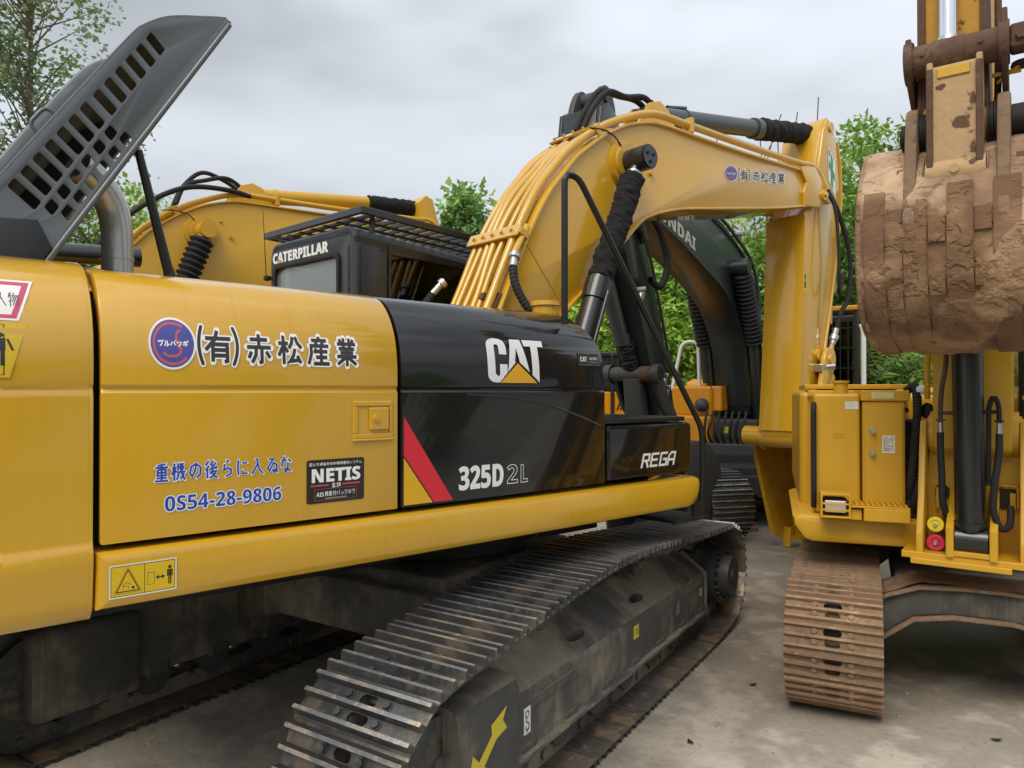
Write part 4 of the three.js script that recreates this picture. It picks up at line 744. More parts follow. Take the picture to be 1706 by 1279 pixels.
function makeBoom(owner, mat, dark, o = {}) {
  const bot = o.bot ?? boomBot;
  const boom = put('boom', [pl(boomTop.concat(bot), -0.262, 0.262, 0.003), ribbon(boomTop, 0.022, -0.29, 0.29, 0.004), ribbon(bot.slice(0, -6), 0.022, -0.29, 0.29, 0.004),
    cy([0.12, 1.72, -0.36], [0.12, 1.72, 0.36], 0.16, 0.16, 24), cy([1.678, 3.806, -0.33], [1.678, 3.806, 0.33], 0.15, 0.15, 28),
    // fork at the tip: bracket plates
    ...[-1, 1].map((s) => pl([[4.52, 4.36], [4.68, 4.40], [4.86, 4.42], [5.06, 4.26], [5.14, 4.14], [5.10, 4.06], [4.92, 3.985], [4.72, 3.965], [4.62, 3.965], [4.60, 4.1], [4.66, 4.22]], s * 0.278 - 0.018, s * 0.278 + 0.018, 0.006)),
    cy([5.03, 4.14, -0.32], [5.03, 4.14, 0.32], 0.06, 0.06, 18), cy([5.03, 4.14, 0.3], [5.03, 4.14, 0.345], 0.03, 0.03, 6),
    // lug on the back for the stick cylinder
    ...[-1, 1].map((s) => pl([[1.98, 4.19], [2.2, 4.5], [2.34, 4.55], [2.46, 4.5], [2.62, 4.29]], s * 0.1 - 0.02, s * 0.1 + 0.02, 0.006)),
    // weld bead and small bosses
    cy([0.985, 2.575, 0.263], [0.60, 3.02, 0.263], 0.006, 0.006, 6), cy([2.02, 3.80, 0.26], [2.02, 3.80, 0.285], 0.022, 0.022, 12), bx(0.03, 0.012, 0.02, 1.90, 3.97, 0.27, 0.003)], mat, owner);
  // reinforcing ring round the cylinder pin
  put('pin_boss', [cy([1.678, 3.806, 0.25], [1.678, 3.806, 0.30], 0.205, 0.19, 32)], mat, boom);
  const topAt = boomOffset(0.058), line = (i0, i1, z, d) => boomOffset(d).slice(i0, i1).map(([x, y]) => [x, y, z]);
  const zs = [-0.235, -0.17, -0.085, 0.0, 0.085, 0.20], rr = [0.027, 0.027, 0.030, 0.030, 0.024, 0.034];
  zs.forEach((z, i) => {
    const p = line(3, i === 5 ? 61 : 37 - (i % 2) * 2, z, 0.055 + (i === 5 ? 0.008 : 0)), n = p.length;
    if (i === 5) { for (const q of p) { const t = sstep(1.6, 2.2, q[0]); q[1] += 0.035 * t; q[2] = mix(0.20, 0.235, t); } p.push([4.86, 4.46, 0.235], [5.02, 4.40, 0.25], [5.12, 4.22, 0.29]); }
    // pipes spread out towards the foot
    p.forEach((q, k) => { const t = sstep(2.95, 2.2, q[1]); q[2] += t * (i - 2.5) * 0.012 + 0.008 * Math.sin(k * 0.35 + i * 2.1); q[0] -= 0.006 * Math.sin(k * 0.27 + i * 1.3); });
    put('oil_pipe', tube(p, rr[i], 90, 10), mat, boom);
  });
  put('oil_pipe', tube(line(34, 61, -0.2, 0.06).concat([[5.0, 4.42, -0.22]]), 0.024, 60, 8), mat, boom);
  // thin lines and ties between the pipes near the foot
  put('thin_line', tube([[0.42, 2.5, -0.05], [0.47, 2.74, -0.03], [0.50, 2.86, 0.04], [0.60, 3.02, 0.05], [0.72, 3.2, 0.05]], 0.007, 24, 6), mat, boom);
  put('thin_line', tube([[0.40, 2.42, 0.16], [0.44, 2.62, 0.13], [0.40, 2.70, 0.10], [0.45, 2.8, 0.13], [0.50, 2.88, 0.14]], 0.006, 24, 6), mats.rubber, boom);
  put('bracket', [bx(0.05, 0.16, 0.06, 0.36, 2.56, 0.22, 0.006, [0, 0, -0.5]), bx(0.03, 0.06, 0.05, 0.33, 2.62, 0.1, 0.006, [0, 0, -0.5])], mats.rust, boom);
  // clamps across the pipes
  for (const [i, w] of [[17, 0.60], [35, 0.5]]) {
    const [x, y] = boomOffset(0.098)[i], a = boomTop[i - 1], b = boomTop[i + 1], ang = Math.atan2(b[1] - a[1], b[0] - a[0]);
    const gs = [bx(0.10, 0.018, w, 0, 0, 0, 0.004)]; for (let k = -2; k <= 2; k++) gs.push(cy([0, 0.004, k * 0.11], [0, 0.028, k * 0.11], 0.014, 0.014, 6)); gs.push(bx(0.05, 0.09, 0.02, 0, -0.045, w / 2, 0.004), bx(0.05, 0.09, 0.02, 0, -0.045, -w / 2, 0.004));
    const m = put('pipe_clamp', gs, mat, boom); m.position.set(x, y, -0.01); m.rotation.z = ang;
  }
  { const [x, y] = boomOffset(0.06)[48]; put('pipe_clamp', [bx(0.05, 0.14, 0.10, x, y + 0.03, 0.235, 0.01)], mat, boom); }
  // fittings and hose at the outer pipe
  const [hx, hy] = boomOffset(0.07)[14];
  put('hose_fitting', [cy([hx, hy, 0.30], [hx - 0.05, hy - 0.11, 0.34], 0.028, 0.028, 12), cy([hx - 0.008, hy - 0.02, 0.306], [hx - 0.02, hy - 0.045, 0.315], 0.044, 0.044, 12)], mats.zinc, boom);
  put('hose', ribbed([[hx - 0.05, hy - 0.11, 0.34], [hx - 0.06, hy - 0.22, 0.37], [hx - 0.02, hy - 0.36, 0.42], [hx + 0.04, hy - 0.46, 0.47]], 0.03, 14, 0.08), mats.rubber, boom);
  put('feed_pipe', pipe([[hx + 0.16, hy + 0.22, 0.25], [hx + 0.02, hy + 0.03, 0.296], [hx, hy, 0.30]], 0.026, 0.06, 20, 10), mat, boom);
  put('hose_fitting', [cy([0.30, 2.78, -0.33], [0.22, 2.68, -0.37], 0.028, 0.028, 12), cy([0.295, 2.77, -0.332], [0.27, 2.745, -0.34], 0.042, 0.042, 12)], mats.zinc, boom);
  put('hose', ribbed([[0.22, 2.68, -0.37], [0.16, 2.58, -0.40], [0.12, 2.45, -0.42], [0.12, 2.3, -0.42]], 0.03, 12, 0.08), mats.rubber, boom);
  put('grease_line', tube([[1.25, 4.0, 0.285], [1.40, 4.015, 0.295], [1.52, 3.99, 0.3], [1.6, 3.92, 0.31], [1.655, 3.84, 0.33]], 0.006, 24, 6), mats.rubber, boom);
  return boom;
}
function bellowsGeo(p0, p1, r, folds, amp) { const prof = [[0, r * 0.8]]; for (let i = 0; i < folds; i++) { prof.push([(i + 0.05) / folds, r * (1 - amp)], [(i + 0.45) / folds, r * (1 + amp * 0.4)], [(i + 0.6) / folds, r * (1 + amp * 0.4)], [(i + 0.98) / folds, r * (1 - amp)]); } prof.push([1, r * 0.8]); return lathe(p0, p1, prof, 22); }
const lerp3 = (a, b, t) => a.map((v, i) => mix(v, b[i], t));
// a crumpled fabric sleeve
function sleeve(p0, p1, r, seed, rough = 0.16) {
  const a = V(...p0), b = V(...p1), ax = b.clone().sub(a), L = ax.length(); ax.normalize(); const s = V(0, 0, 1).cross(ax).normalize(), t = V().crossVectors(ax, s), n = lattice(26, 11, seed), n2 = lattice(70, 24, seed + 1);
  return grid(90, 26, (u, v) => { const an = v * 6.28318, k = r * (1 + rough * (n(u, v) - 0.5) + rough * 0.6 * (n2(u, v) - 0.5) + 0.03 * Math.sin(u * 95 + 7 * n(u, v))) * (u < 0.02 ? 0.82 : u > 0.98 ? 0.82 : 1), q = a.clone().addScaledVector(ax, u * L).addScaledVector(s, Math.cos(an) * k).addScaledVector(t, Math.sin(an) * k); return [q.x, q.y, q.z]; });
}
const boom1 = makeBoom(ex1, mats.yellow, mats.black);
{ // company lettering on the boom
  const mark = printMat(1400, 300, companyMark);
  lab(put('company_lettering', grid(2, 2, (u, v) => [3.12 + 1.16 * u, 3.93 + 0.158 * u + (0.175 + 0.03 * u) * v, 0.2655]), mark, boom1, true), 'small blue badge and dark characters on the boom');
}
// boom cylinders with black sleeves
for (const s of [1, -1]) {
  const z = s * 0.415, pin = [1.678, 3.806, z], top = [1.225, 2.80, z], foot = [0.80, 1.72, z];
  const c = put('boom_cylinder', [cy(foot, top, 0.092, 0.092, 26), cy(top, lerp3(top, pin, 0.96), 0.052, 0.052, 14), cy(lerp3(top, foot, 0.02), lerp3(top, foot, 0.16), 0.108, 0.108, 26), cy([pin[0], pin[1], z - 0.09], [pin[0], pin[1], z + 0.11], 0.10, 0.10, 28), cy([pin[0], pin[1], z + 0.1], [pin[0], pin[1], z + 0.125], 0.086, 0.086, 28), cy([foot[0], foot[1], z - 0.1], [foot[0], foot[1], z + 0.1], 0.12, 0.12, 24), pipe([lerp3(top, foot, 0.1).map((v, i) => v + [0.0, 0, s * 0.12][i]), lerp3(top, foot, 0.9).map((v, i) => v + [0.0, 0, s * 0.12][i])], 0.016, 0.05, 10, 8)], mats.cylBlack, ex1);
  for (let k = 0; k < 3; k++) put('pin_bolt', cy([pin[0] + 0.042 * Math.cos(k * 2.09 + 0.5), pin[1] + 0.042 * Math.sin(k * 2.09 + 0.5), z + 0.12], [pin[0] + 0.042 * Math.cos(k * 2.09 + 0.5), pin[1] + 0.042 * Math.sin(k * 2.09 + 0.5), z + 0.135], 0.014, 0.014, 6), mats.rubber, c);
  put('rod_collar', cy(lerp3(pin, top, 0.115), lerp3(pin, top, 0.14), 0.062, 0.062, 20), mats.zinc, c);
  put('rod', cy(pin, top, 0.05, 0.05, 18), mats.chrome, c);
  put('sleeve', sleeve(lerp3(pin, top, 0.14), lerp3(pin, top, 1.02), 0.096, 300 + s, 0.24), mats.cloth, c);
}
// stick cylinder on top of the boom
{
  const a = [2.34, 4.45, 0], b = [4.15, 4.76, 0], e = [5.50, 5.00, 0];
  const c = put('stick_cylinder', [cy(a, b, 0.088, 0.088, 26), cy(lerp3(a, b, 0.95), lerp3(a, b, 1.02), 0.108, 0.108, 26), cy(lerp3(a, b, 0.27), lerp3(a, b, 0.285), 0.096, 0.096, 22), cy([a[0], a[1], -0.08], [a[0], a[1], 0.08], 0.1, 0.1, 20), pipe([lerp3(a, b, 0.14).map((v, i) => v + [0, 0.1, 0][i]), lerp3(a, b, 0.3).map((v, i) => v + [0, 0.115, 0][i])], 0.018, 0.02, 8, 8)], mats.cylGrey, ex1);
  put('rod', cy(b, e, 0.052, 0.052, 18), mats.chrome, c);
  put('sleeve', sleeve(b, lerp3(b, e, 0.98), 0.112, 320, 0.2), mats.cloth, c);
  for (const [z, h] of [[0.05, 4.47], [-0.04, 4.51]]) put('hose', ribbed([[1.42, 4.10, z], [1.52, 4.30, z + 0.02], [1.70, h, z + 0.02], [1.95, h + 0.03, z], [2.2, 4.56, z], [2.33, 4.52, z]], 0.026, 46, 0.07), mats.rubber, c);
  put('hose_elbow', [pipe([[2.3, 4.55, 0.05], [2.42, 4.50, 0.05], [2.45, 4.40, 0.05]], 0.022, 0.05, 14, 10), cy([2.45, 4.42, 0.05], [2.455, 4.36, 0.05], 0.042, 0.042, 14)], mats.zinc, c);
}
// stick
{
  const out = [[5.20, 5.04], [5.28, 5.10], [5.36, 5.08], [5.52, 4.86], [5.60, 4.60], [5.62, 4.2], [5.50, 3.5], [5.30, 2.75], [5.06, 2.05], [4.92, 1.62], [4.84, 1.38], [4.74, 1.32], [4.62, 1.36], [4.58, 1.48], [4.62, 1.9], [4.70, 2.9], [4.75, 3.9], [4.84, 4.0], [4.92, 4.12], [4.98, 4.25], [5.02, 4.55], [5.12, 4.9]];
  const st = put('stick', [pl(out, -0.215, 0.215, 0.005), ribbon([[4.575, 1.5], [4.615, 1.9], [4.695, 2.9], [4.745, 3.88]], 0.02, -0.235, 0.235, 0.004), ribbon([[5.53, 4.86], [5.61, 4.6], [5.63, 4.2], [5.51, 3.5], [5.31, 2.75], [5.07, 2.05]], 0.02, -0.235, 0.235, 0.004), pl([[5.0, 4.4], [5.14, 4.92], [5.24, 5.06], [5.36, 5.03], [5.46, 4.8], [5.52, 4.3], [5.3, 4.1], [5.05, 4.1]], -0.25, 0.25, 0.012), cy([5.30, 4.98, -0.27], [5.30, 4.98, 0.27], 0.055, 0.055, 16), cy([4.72, 1.42, -0.27], [4.72, 1.42, 0.27], 0.12, 0.12, 22), cy([5.05, 2.35, -0.25], [5.05, 2.35, 0.25], 0.07, 0.07, 18)], mats.yellow, ex1);
  lab(put('sticker', grid(1, 1, (u, v) => [5.24 + 0.17 * u, 4.36 + 0.40 * v - 0.18 * u, 0.2545]), printMat(300, 420, (x, w, h) => { x.fillStyle = '#e8ebe6'; x.fillRect(0, 0, w, h); x.fillStyle = '#1d8a4c'; x.fillRect(100, 20, 100, 380); x.fillRect(20, 150, 260, 100); x.fillStyle = '#4a3f8c'; x.beginPath(); x.arc(50, 60, 34, 0, 7); x.fill(); chars(x, '安全', 210, 280, 70, 0, 8, '#1d8a4c'); }), st, true), 'white sticker with a green cross');
  lab(put('sticker', grid(1, 1, (u, v) => [4.73 + 0.07 * u, 3.02 + 0.26 * v, 0.2185]), printMat(100, 340, (x, w, h) => { x.fillStyle = '#dcc21a'; x.fillRect(0, 0, w, h); x.fillStyle = '#5a5220'; x.fillRect(20, 60, 60, 70); x.fillRect(20, 160, 60, 100); }), st, true), 'narrow yellow warning sticker');
  put('hose', tube([[5.12, 4.24, 0.28], [5.17, 4.05, 0.35], [5.17, 3.6, 0.40], [5.18, 3.2, 0.40], [5.28, 3.05, 0.36], [5.46, 3.3, 0.32]], 0.02, 40, 8), mats.rubber, st);
  put('hose', ribbed([[5.14, 4.24, 0.28], [5.30, 3.95, 0.35], [5.52, 3.45, 0.37], [5.50, 3.0, 0.35], [5.40, 2.85, 0.32], [5.33, 2.62, 0.29]], 0.026, 60, 0.06), mats.rubber, st);
  put('hose_fitting', [cy([5.34, 2.66, 0.29], [5.29, 2.48, 0.27], 0.034, 0.034, 12), cy([5.32, 2.58, 0.283], [5.30, 2.53, 0.276], 0.05, 0.05, 12)], mats.zinc, st);
  put('oil_pipe', pipe([[5.29, 2.48, 0.265], [5.2, 2.2, 0.25], [5.12, 2.02, 0.25]], 0.028, 0.1, 20, 10), mats.yellow, st);
  put('hose_fitting', [bx(0.14, 0.10, 0.12, 5.03, 2.20, 0.25, 0.02), cy([5.0, 2.2, 0.2], [5.15, 2.22, 0.36], 0.035, 0.035, 10)], mats.zinc, st);
  // bucket cylinder along the outside of the stick
  const bc = put('bucket_cylinder', [cy([5.72, 4.05, 0], [5.66, 2.75, 0], 0.085, 0.085, 22)], mats.yellow, ex1); put('rod', cy([5.66, 2.75, 0], [5.55, 2.15, 0], 0.05, 0.05, 16), mats.chrome, bc);
  // bucket linkage
  put('bucket_link', [...[-1, 1].map((s) => pl(spl([[5.02, 2.30], [5.10, 2.42], [5.24, 2.42], [5.30, 2.30], [5.24, 2.16], [5.06, 1.92], [4.86, 1.66], [4.78, 1.62], [4.78, 1.74], [4.94, 2.0], [5.02, 2.30]], 3), s * 0.285 - 0.025, s * 0.285 + 0.025, 0.006)), cy([5.16, 2.30, 0.24], [5.16, 2.30, 0.34], 0.06, 0.06, 16), pl([[5.50, 2.2], [5.6, 2.1], [5.35, 1.45], [5.22, 1.45]], -0.16, 0.16, 0.01), cy([4.78, 1.66, -0.32], [4.78, 1.66, 0.32], 0.05, 0.05, 14)], mats.yellow, ex1);
}
// bucket standing on its teeth
{
  const shell = spl([[4.82, 1.36], [5.2, 1.42], [5.6, 1.36], [5.95, 1.08], [6.06, 0.70], [5.94, 0.36], [5.66, 0.13]], 5), lipE = [5.56, 0.105];
  const side = shell.concat([lipE, [5.36, 0.16], [5.08, 0.80], [4.92, 1.28]]);
  const b = put('bucket', [ribbon(shell.concat([lipE]), 0.03, -0.50, 0.56, 0.005), ...[-0.50, 0.56].map((z) => pl(side, z - 0.014, z + 0.014, 0.004)), cy([4.78, 1.42, -0.52], [4.78, 1.42, 0.58], 0.115, 0.115, 26), cy([4.78, 1.42, -0.285], [4.78, 1.42, -0.235], 0.155, 0.155, 26), cy([4.78, 1.42, 0.285], [4.78, 1.42, 0.235], 0.155, 0.155, 26), ...[-0.36, 0.36].map((z) => pl([[4.7, 1.34], [4.74, 1.52], [4.9, 1.56], [5.3, 1.5], [5.5, 1.38], [4.9, 1.3]], z - 0.02, z + 0.02, 0.005)), ...[-0.516, 0.576].map((z) => pl([[4.93, 1.2], [5.0, 1.2], [5.44, 0.2], [5.32, 0.18]], z - 0.012, z + 0.012, 0.004))], mats.yellow, ex1);
  const tooth = shared([pl([[-0.05, 0.2], [0.05, 0.2], [0.042, 0.08], [0.012, -0.04], [-0.012, -0.04], [-0.042, 0.08]], -0.05, 0.05, 0.012)]);
  for (const z of [-0.44, -0.12, 0.19, 0.5]) { const t = put('tooth', tooth, mats.yellow, b); t.position.set(5.56, 0.045, z); t.rotation.z = -0.32; t.rotation.order = 'ZYX'; }
}
// --- crawlers of the near excavator
{
  const C = [0, 0];
  const shoe = shoeGeo(0.2, 0.6, 0.034, true);
  // outer faces measured above the plates; the shoes add their lugs
  const top = [[1.55, 0.848], [1.1, 0.88], [0.6, 0.925], [0.15, 0.955], [-0.25, 0.958], [-0.7, 0.928], [-1.1, 0.885], [-1.4, 0.848]];
  const ctrl = loop(-1.655, 0.425, 0.392, 1.95, 0.45, 0.37, top, 0.040);
  for (const s of [1, -1]) {
    const back = s < 0 ? -0.4 : 0, set = (m) => { m.rotation.y = SW; m.position.set(back * Math.cos(SW), 0, -back * Math.sin(SW)); return m; };
    set(makeTrack(ex1, ctrl, 0.2, s * 1.195, shoe, mats.steelKinds, SW));
    const z = s * 1.195;
    const half = [[0.18, 0.25], [0.18, 0.485], [0.176, 0.512], [0.164, 0.535], [0.145, 0.553], [0.08, 0.60], [0.0, 0.655]];
    const prof = half.concat([[-0.07, 0.71], [-0.18, 0.72], [-0.18, 0.25]]).map(([a, b]) => [z + s * a, b]); if (s < 0) prof.reverse();
    let body = ex(prof, -1.2, 1.6, 0.01);
    const oval = (x) => new THREE.CylinderGeometry(0.5, 0.5, 1, 24).scale(0.2, 0.4, 0.06).rotateX(s * 0.62).translate(x, 0.60, z + s * 0.09);
    body = cut(body, [oval(-0.36), oval(0.48), new THREE.BoxGeometry(0.07, 0.11, 0.3).translate(1.0, 0.42, z + s * 0.18)]);
    const gh = [[0.222, 0.20], [0.222, 0.59], [0.217, 0.62], [0.204, 0.645], [0.182, 0.662], [0.15, 0.672]], guard = ex(gh.concat(gh.slice().reverse().map(([a, b]) => [-a, b])).map(([a, b]) => [z + a, b]), s > 0 ? -1.60 : -1.72, -1.12, 0.045);
    const fr = put('track_frame', [body, guard, bx(2.72, 0.022, 0.06, 0.22, 0.252, z + s * 0.185, 0.004), ex([[z - 0.195, 0.23], [z - 0.195, 0.53], [z - 0.15, 0.575], [z, 0.68], [z + 0.15, 0.575], [z + 0.195, 0.53], [z + 0.195, 0.23]], 1.6, 1.622, 0.004), bx(0.3, 0.2, 0.1, 1.68, 0.45, z, 0.02), bx(0.3, 0.1, 0.3, -1.5, 0.43, z, 0.02), bx(0.5, 0.05, 0.012, -0.72, 0.47, z + s * 0.182, 0.004), bx(0.3, 0.05, 0.012, 1.34, 0.49, z + s * 0.182, 0.004)], mats.underMud, ex1); set(fr);
    const wheel = put('idler', [cy([-1.655, 0.425, z - 0.09], [-1.655, 0.425, z + 0.09], 0.30, 0.30, 36), cy([-1.655, 0.425, z - 0.14], [-1.655, 0.425, z + 0.14], 0.22, 0.22, 30)], mats.rawSteel, ex1); set(wheel);
    const teeth = []; for (let k = 0; k < 22; k++) { const a = k / 22 * 6.2832; teeth.push(bx(0.05, 0.05, 0.06, 1.95 + 0.285 * Math.cos(a), 0.45 + 0.285 * Math.sin(a), z, 0.01, [0, 0, a])); }
    const sp = put('sprocket', [cy([1.95, 0.45, z - 0.03], [1.95, 0.45, z + 0.03], 0.27, 0.27, 36), ...teeth], mats.rawSteel, ex1); set(sp);
    const bolts = []; for (let k = 0; k < 20; k++) { const a = k / 20 * 6.2832; bolts.push(cy([1.95 + 0.195 * Math.cos(a), 0.45 + 0.195 * Math.sin(a), z + s * 0.2], [1.95 + 0.195 * Math.cos(a), 0.45 + 0.195 * Math.sin(a), z + s * 0.235], 0.015, 0.015, 6)); }
    const fd = put('final_drive', [cy([1.95, 0.45, z - s * 0.2], [1.95, 0.45, z + s * 0.21], 0.225, 0.225, 36), cy([1.95, 0.45, z + s * 0.205], [1.95, 0.45, z + s * 0.30], 0.17, 0.155, 32), cy([1.95, 0.45, z + s * 0.295], [1.95, 0.45, z + s * 0.31], 0.06, 0.06, 20), ...bolts], mats.driveGrey, ex1); set(fd);
    const roller = shared([cy([0, 0, -0.12], [0, 0, 0.12], 0.085, 0.085, 18), cy([0, 0, 0.085], [0, 0, 0.125], 0.11, 0.11, 18), cy([0, 0, -0.085], [0, 0, -0.125], 0.11, 0.11, 18), bx(0.14, 0.08, 0.06, 0, 0.05, 0.16, 0.015), bx(0.14, 0.08, 0.06, 0, 0.05, -0.16, 0.015)]);
    for (let k = 0; k < 8; k++) { const m = put('track_roller', roller, mats.underMud, fr); m.position.set(-1.42 + k * 0.42, 0.205, z); }
    for (const x of [-0.7, 0.55]) { const m = put('carrier_roller', roller, mats.underMud, fr); m.position.set(x, 0.78, z); m.scale.set(0.6, 0.6, 0.6); }
    if (s > 0) {
      const flatDecal = (x0, x1, y0, y1, zz, mat, name, label) => lab(put(name, grid(1, 1, (u, v) => [x0 + (x1 - x0) * u, y0 + (y1 - y0) * v, zz]), mat, fr, true), label);
      flatDecal(-1.55, -1.25, 0.33, 0.60, z + 0.2245, printMat(300, 280, (x, w, h) => { x.fillStyle = '#d8c41e'; x.beginPath(); [[6, 270], [40, 150], [84, 196], [178, 116], [172, 74], [294, 30], [262, 84], [294, 130], [212, 150], [122, 230], [160, 262]].forEach(([a, b], i) => (i ? x.lineTo(a, b) : x.moveTo(a, b))); x.fill(); }), 'direction_sticker', 'yellow arrow sticker');
      flatDecal(-1.05, -0.99, 0.34, 0.465, z + 0.1825, printMat(120, 260, (x, w, h) => { x.fillStyle = '#e4e4e0'; x.fillRect(0, 0, w, h); x.strokeStyle = '#202020'; x.lineWidth = 14; x.beginPath(); x.arc(60, 70, 30, 0, 7); x.moveTo(40, 240); x.bezierCurveTo(110, 230, 100, 160, 60, 150); x.bezierCurveTo(30, 140, 40, 110, 60, 100); x.moveTo(40, 180); x.arc(60, 190, 30, 3, 0.3, true); x.stroke(); }), 'symbol_sticker', 'white sticker with a chain hook symbol');
      flatDecal(0.22, 0.30, 0.415, 0.495, z + 0.1825, printMat(100, 100, (x, w, h) => { x.fillStyle = '#d9cf22'; x.fillRect(0, 0, w, h); x.strokeStyle = '#4a4820'; x.lineWidth = 5; x.strokeRect(18, 30, 40, 40); x.fillStyle = '#4a4820'; x.fillRect(66, 24, 14, 50); }), 'sticker', 'small yellow sticker');
      flatDecal(1.47, 1.52, 0.38, 0.44, z + 0.1825, printMat(80, 100, (x, w, h) => { x.fillStyle = '#c9c9c4'; x.fillRect(0, 0, w, h); x.fillStyle = '#55554f'; x.fillRect(14, 20, 50, 10); x.fillRect(14, 50, 50, 10); }), 'sticker', 'small white sticker');
    }
  }
  // centre frame joining the crawlers
  const m = put('car_body', [ex([[-1.02, 0.40], [-1.02, 0.66], [-0.6, 0.82], [0.6, 0.82], [1.02, 0.66], [1.02, 0.40], [0.6, 0.52], [-0.6, 0.52]], 0.55, 0.85, 0.02), ex([[-1.02, 0.40], [-1.02, 0.66], [-0.6, 0.82], [0.6, 0.82], [1.02, 0.66], [1.02, 0.40], [0.6, 0.52], [-0.6, 0.52]], -0.85, -0.55, 0.02), bx(1.5, 0.3, 1.3, 0, 0.74, 0, 0.03)], mats.underMud, ex1); m.rotation.y = SW;
}
// ================================================================ the smaller excavator on the right, bucket raised towards the camera
{
  const e = thing('excavator', 'smaller mustard yellow excavator at the right with mud-caked bucket raised overhead', 'excavator', [3.31, 0, -5.31], -110 * D);
  const atB = (m) => { m.position.set(0.953, 0, 0.115); m.rotation.y = -16 * D; return m; }, atT = (m) => { m.rotation.y = -6 * D; return m; };
  const Y = mats.yellowWorn;
  // house
  const body = put('house_body', [bx(2.0, 0.86, 0.72, -0.55, 1.52, 0.75, 0.05), bx(1.1, 0.95, 2.1, -1.0, 1.5, -0.05, 0.12), bx(1.5, 0.14, 2.0, -0.1, 1.0, 0.0, 0.02)], Y, e);
  put('hood_lid', [bx(1.2, 0.035, 0.74, -0.15, 1.975, 0.70, 0.008), bx(1.0, 0.05, 0.66, 0.0, 1.925, 0.72, 0.008)], Y, e);
  const skirt = put('front_skirt', pl([[0.30, 1.125], [1.12, 1.125], [1.165, 1.105], [1.16, 1.05], [1.10, 0.965], [1.05, 0.945], [0.30, 0.945]].reverse(), -0.98, 0.4, 0.03).rotateY(-Math.PI / 2), Y, e);
  skirt.name = 'front_skirt';
  put('fuel_tank', [bx(0.42, 0.80, 0.29, 0.70, 1.53, 0.892, 0.025), cy([0.84, 1.93, 0.86], [0.84, 2.0, 0.86], 0.045, 0.045, 16), cy([0.84, 2.0, 0.86], [0.84, 2.015, 0.86], 0.055, 0.055, 16), bx(0.004, 0.006, 0.06, 0.912, 1.66, 0.88, 0), bx(0.004, 0.006, 0.06, 0.912, 1.64, 0.88, 0)], Y, e);
  const box = put('tool_box', [bx(0.40, 0.76, 0.252, 0.715, 1.50, 0.612, 0.012), bx(0.44, 0.07, 0.285, 0.71, 1.915, 0.605, 0.008), bx(0.012, 0.70, 0.225, 0.918, 1.49, 0.615, 0.004)], Y, e);
  for (const y of [1.685, 1.54]) put('knob', [cy([0.92, y, 0.68], [0.955, y, 0.68], 0.019, 0.017, 14), cy([0.955, y, 0.68], [0.962, y, 0.68], 0.012, 0.01, 12)], mats.zinc, box);
  put('lock_plate', bx(0.004, 0.13, 0.022, 0.926, 1.61, 0.68, 0), Y, box);
  const plateD = (name, w, h, draw, x, y, z, hh, ww, parent, label) => lab(put(name, grid(1, 1, (u, v) => [x, y - hh / 2 + hh * v, z + ww / 2 - ww * u]), printMat(w, h, draw), parent, true), label);
  const lines = (bg, fg) => (x, w, h) => { x.fillStyle = bg; x.fillRect(0, 0, w, h); x.fillStyle = fg; for (let i = 0; i < 7; i++) x.fillRect(w * 0.12, h * (0.12 + i * 0.12), w * (0.35 + 0.4 * ((i * 37 % 10) / 10)), h * 0.04); };
  plateD('maker_plate', 160, 230, (x, w, h) => { lines('#dcdacd', '#6d6a60')(x, w, h); x.strokeStyle = '#7d786a'; x.lineWidth = 6; x.strokeRect(30, 60, 100, 130); x.beginPath(); x.arc(120, 40, 18, 0, 7); x.stroke(); }, 0.9255, 1.60, 0.585, 0.115, 0.075, box, 'pale printed plate on the tool box');
  plateD('lid_sticker', 300, 80, lines('#d9cf9a', '#a8a078'), 0.9335, 1.917, 0.62, 0.04, 0.13, box, 'pale sticker on the box lid');
  plateD('tank_sticker', 180, 110, lines('#dcdad2', '#b5b2a8'), 0.9125, 1.85, 0.80, 0.052, 0.08, box, 'small white sticker');
  put('hand_rail', pipe([[0.90, 1.86, 1.03], [0.955, 1.83, 1.035], [0.955, 1.25, 1.035], [0.92, 1.17, 1.035]], 0.017, 0.05, 30, 10), mats.rubber, e);
  // step with tread bars
  const step = put('step', [bx(0.24, 0.085, 0.262, 1.0, 1.165, 0.622, 0.008), bx(0.22, 0.07, 0.08, 0.98, 1.158, 0.80, 0.006), bx(0.25, 0.012, 0.345, 0.995, 1.212, 0.665, 0.003)], Y, e);
  const tread = shared(bx(0.2, 0.012, 0.016, 0, 0, 0, 0.004)); for (let k = 0; k < 11; k++) { const t = put('tread_bar', tread, Y, step); t.position.set(1.0, 1.224, 0.51 + k * 0.031); }
  // work lamp in its guard
  const lamp = put('work_lamp', [bx(0.13, 0.10, 0.15, 1.03, 1.205, 0.915, 0.02)], mats.interior, e);
  put('lamp_lens', bx(0.012, 0.075, 0.125, 1.1, 1.205, 0.915, 0.004), mats.lens, lamp);
  put('lamp_guard', [bx(0.14, 0.012, 0.175, 1.06, 1.285, 0.915, 0.004), bx(0.14, 0.012, 0.175, 1.06, 1.14, 0.915, 0.004), bx(0.012, 0.15, 0.012, 1.125, 1.21, 0.998, 0.003), bx(0.012, 0.15, 0.012, 1.125, 1.21, 0.832, 0.003), bx(0.012, 0.012, 0.175, 1.125, 1.225, 0.915, 0.003), bx(0.012, 0.012, 0.175, 1.125, 1.185, 0.915, 0.003), bx(0.14, 0.15, 0.01, 1.06, 1.21, 1.0, 0.003)], Y, lamp);
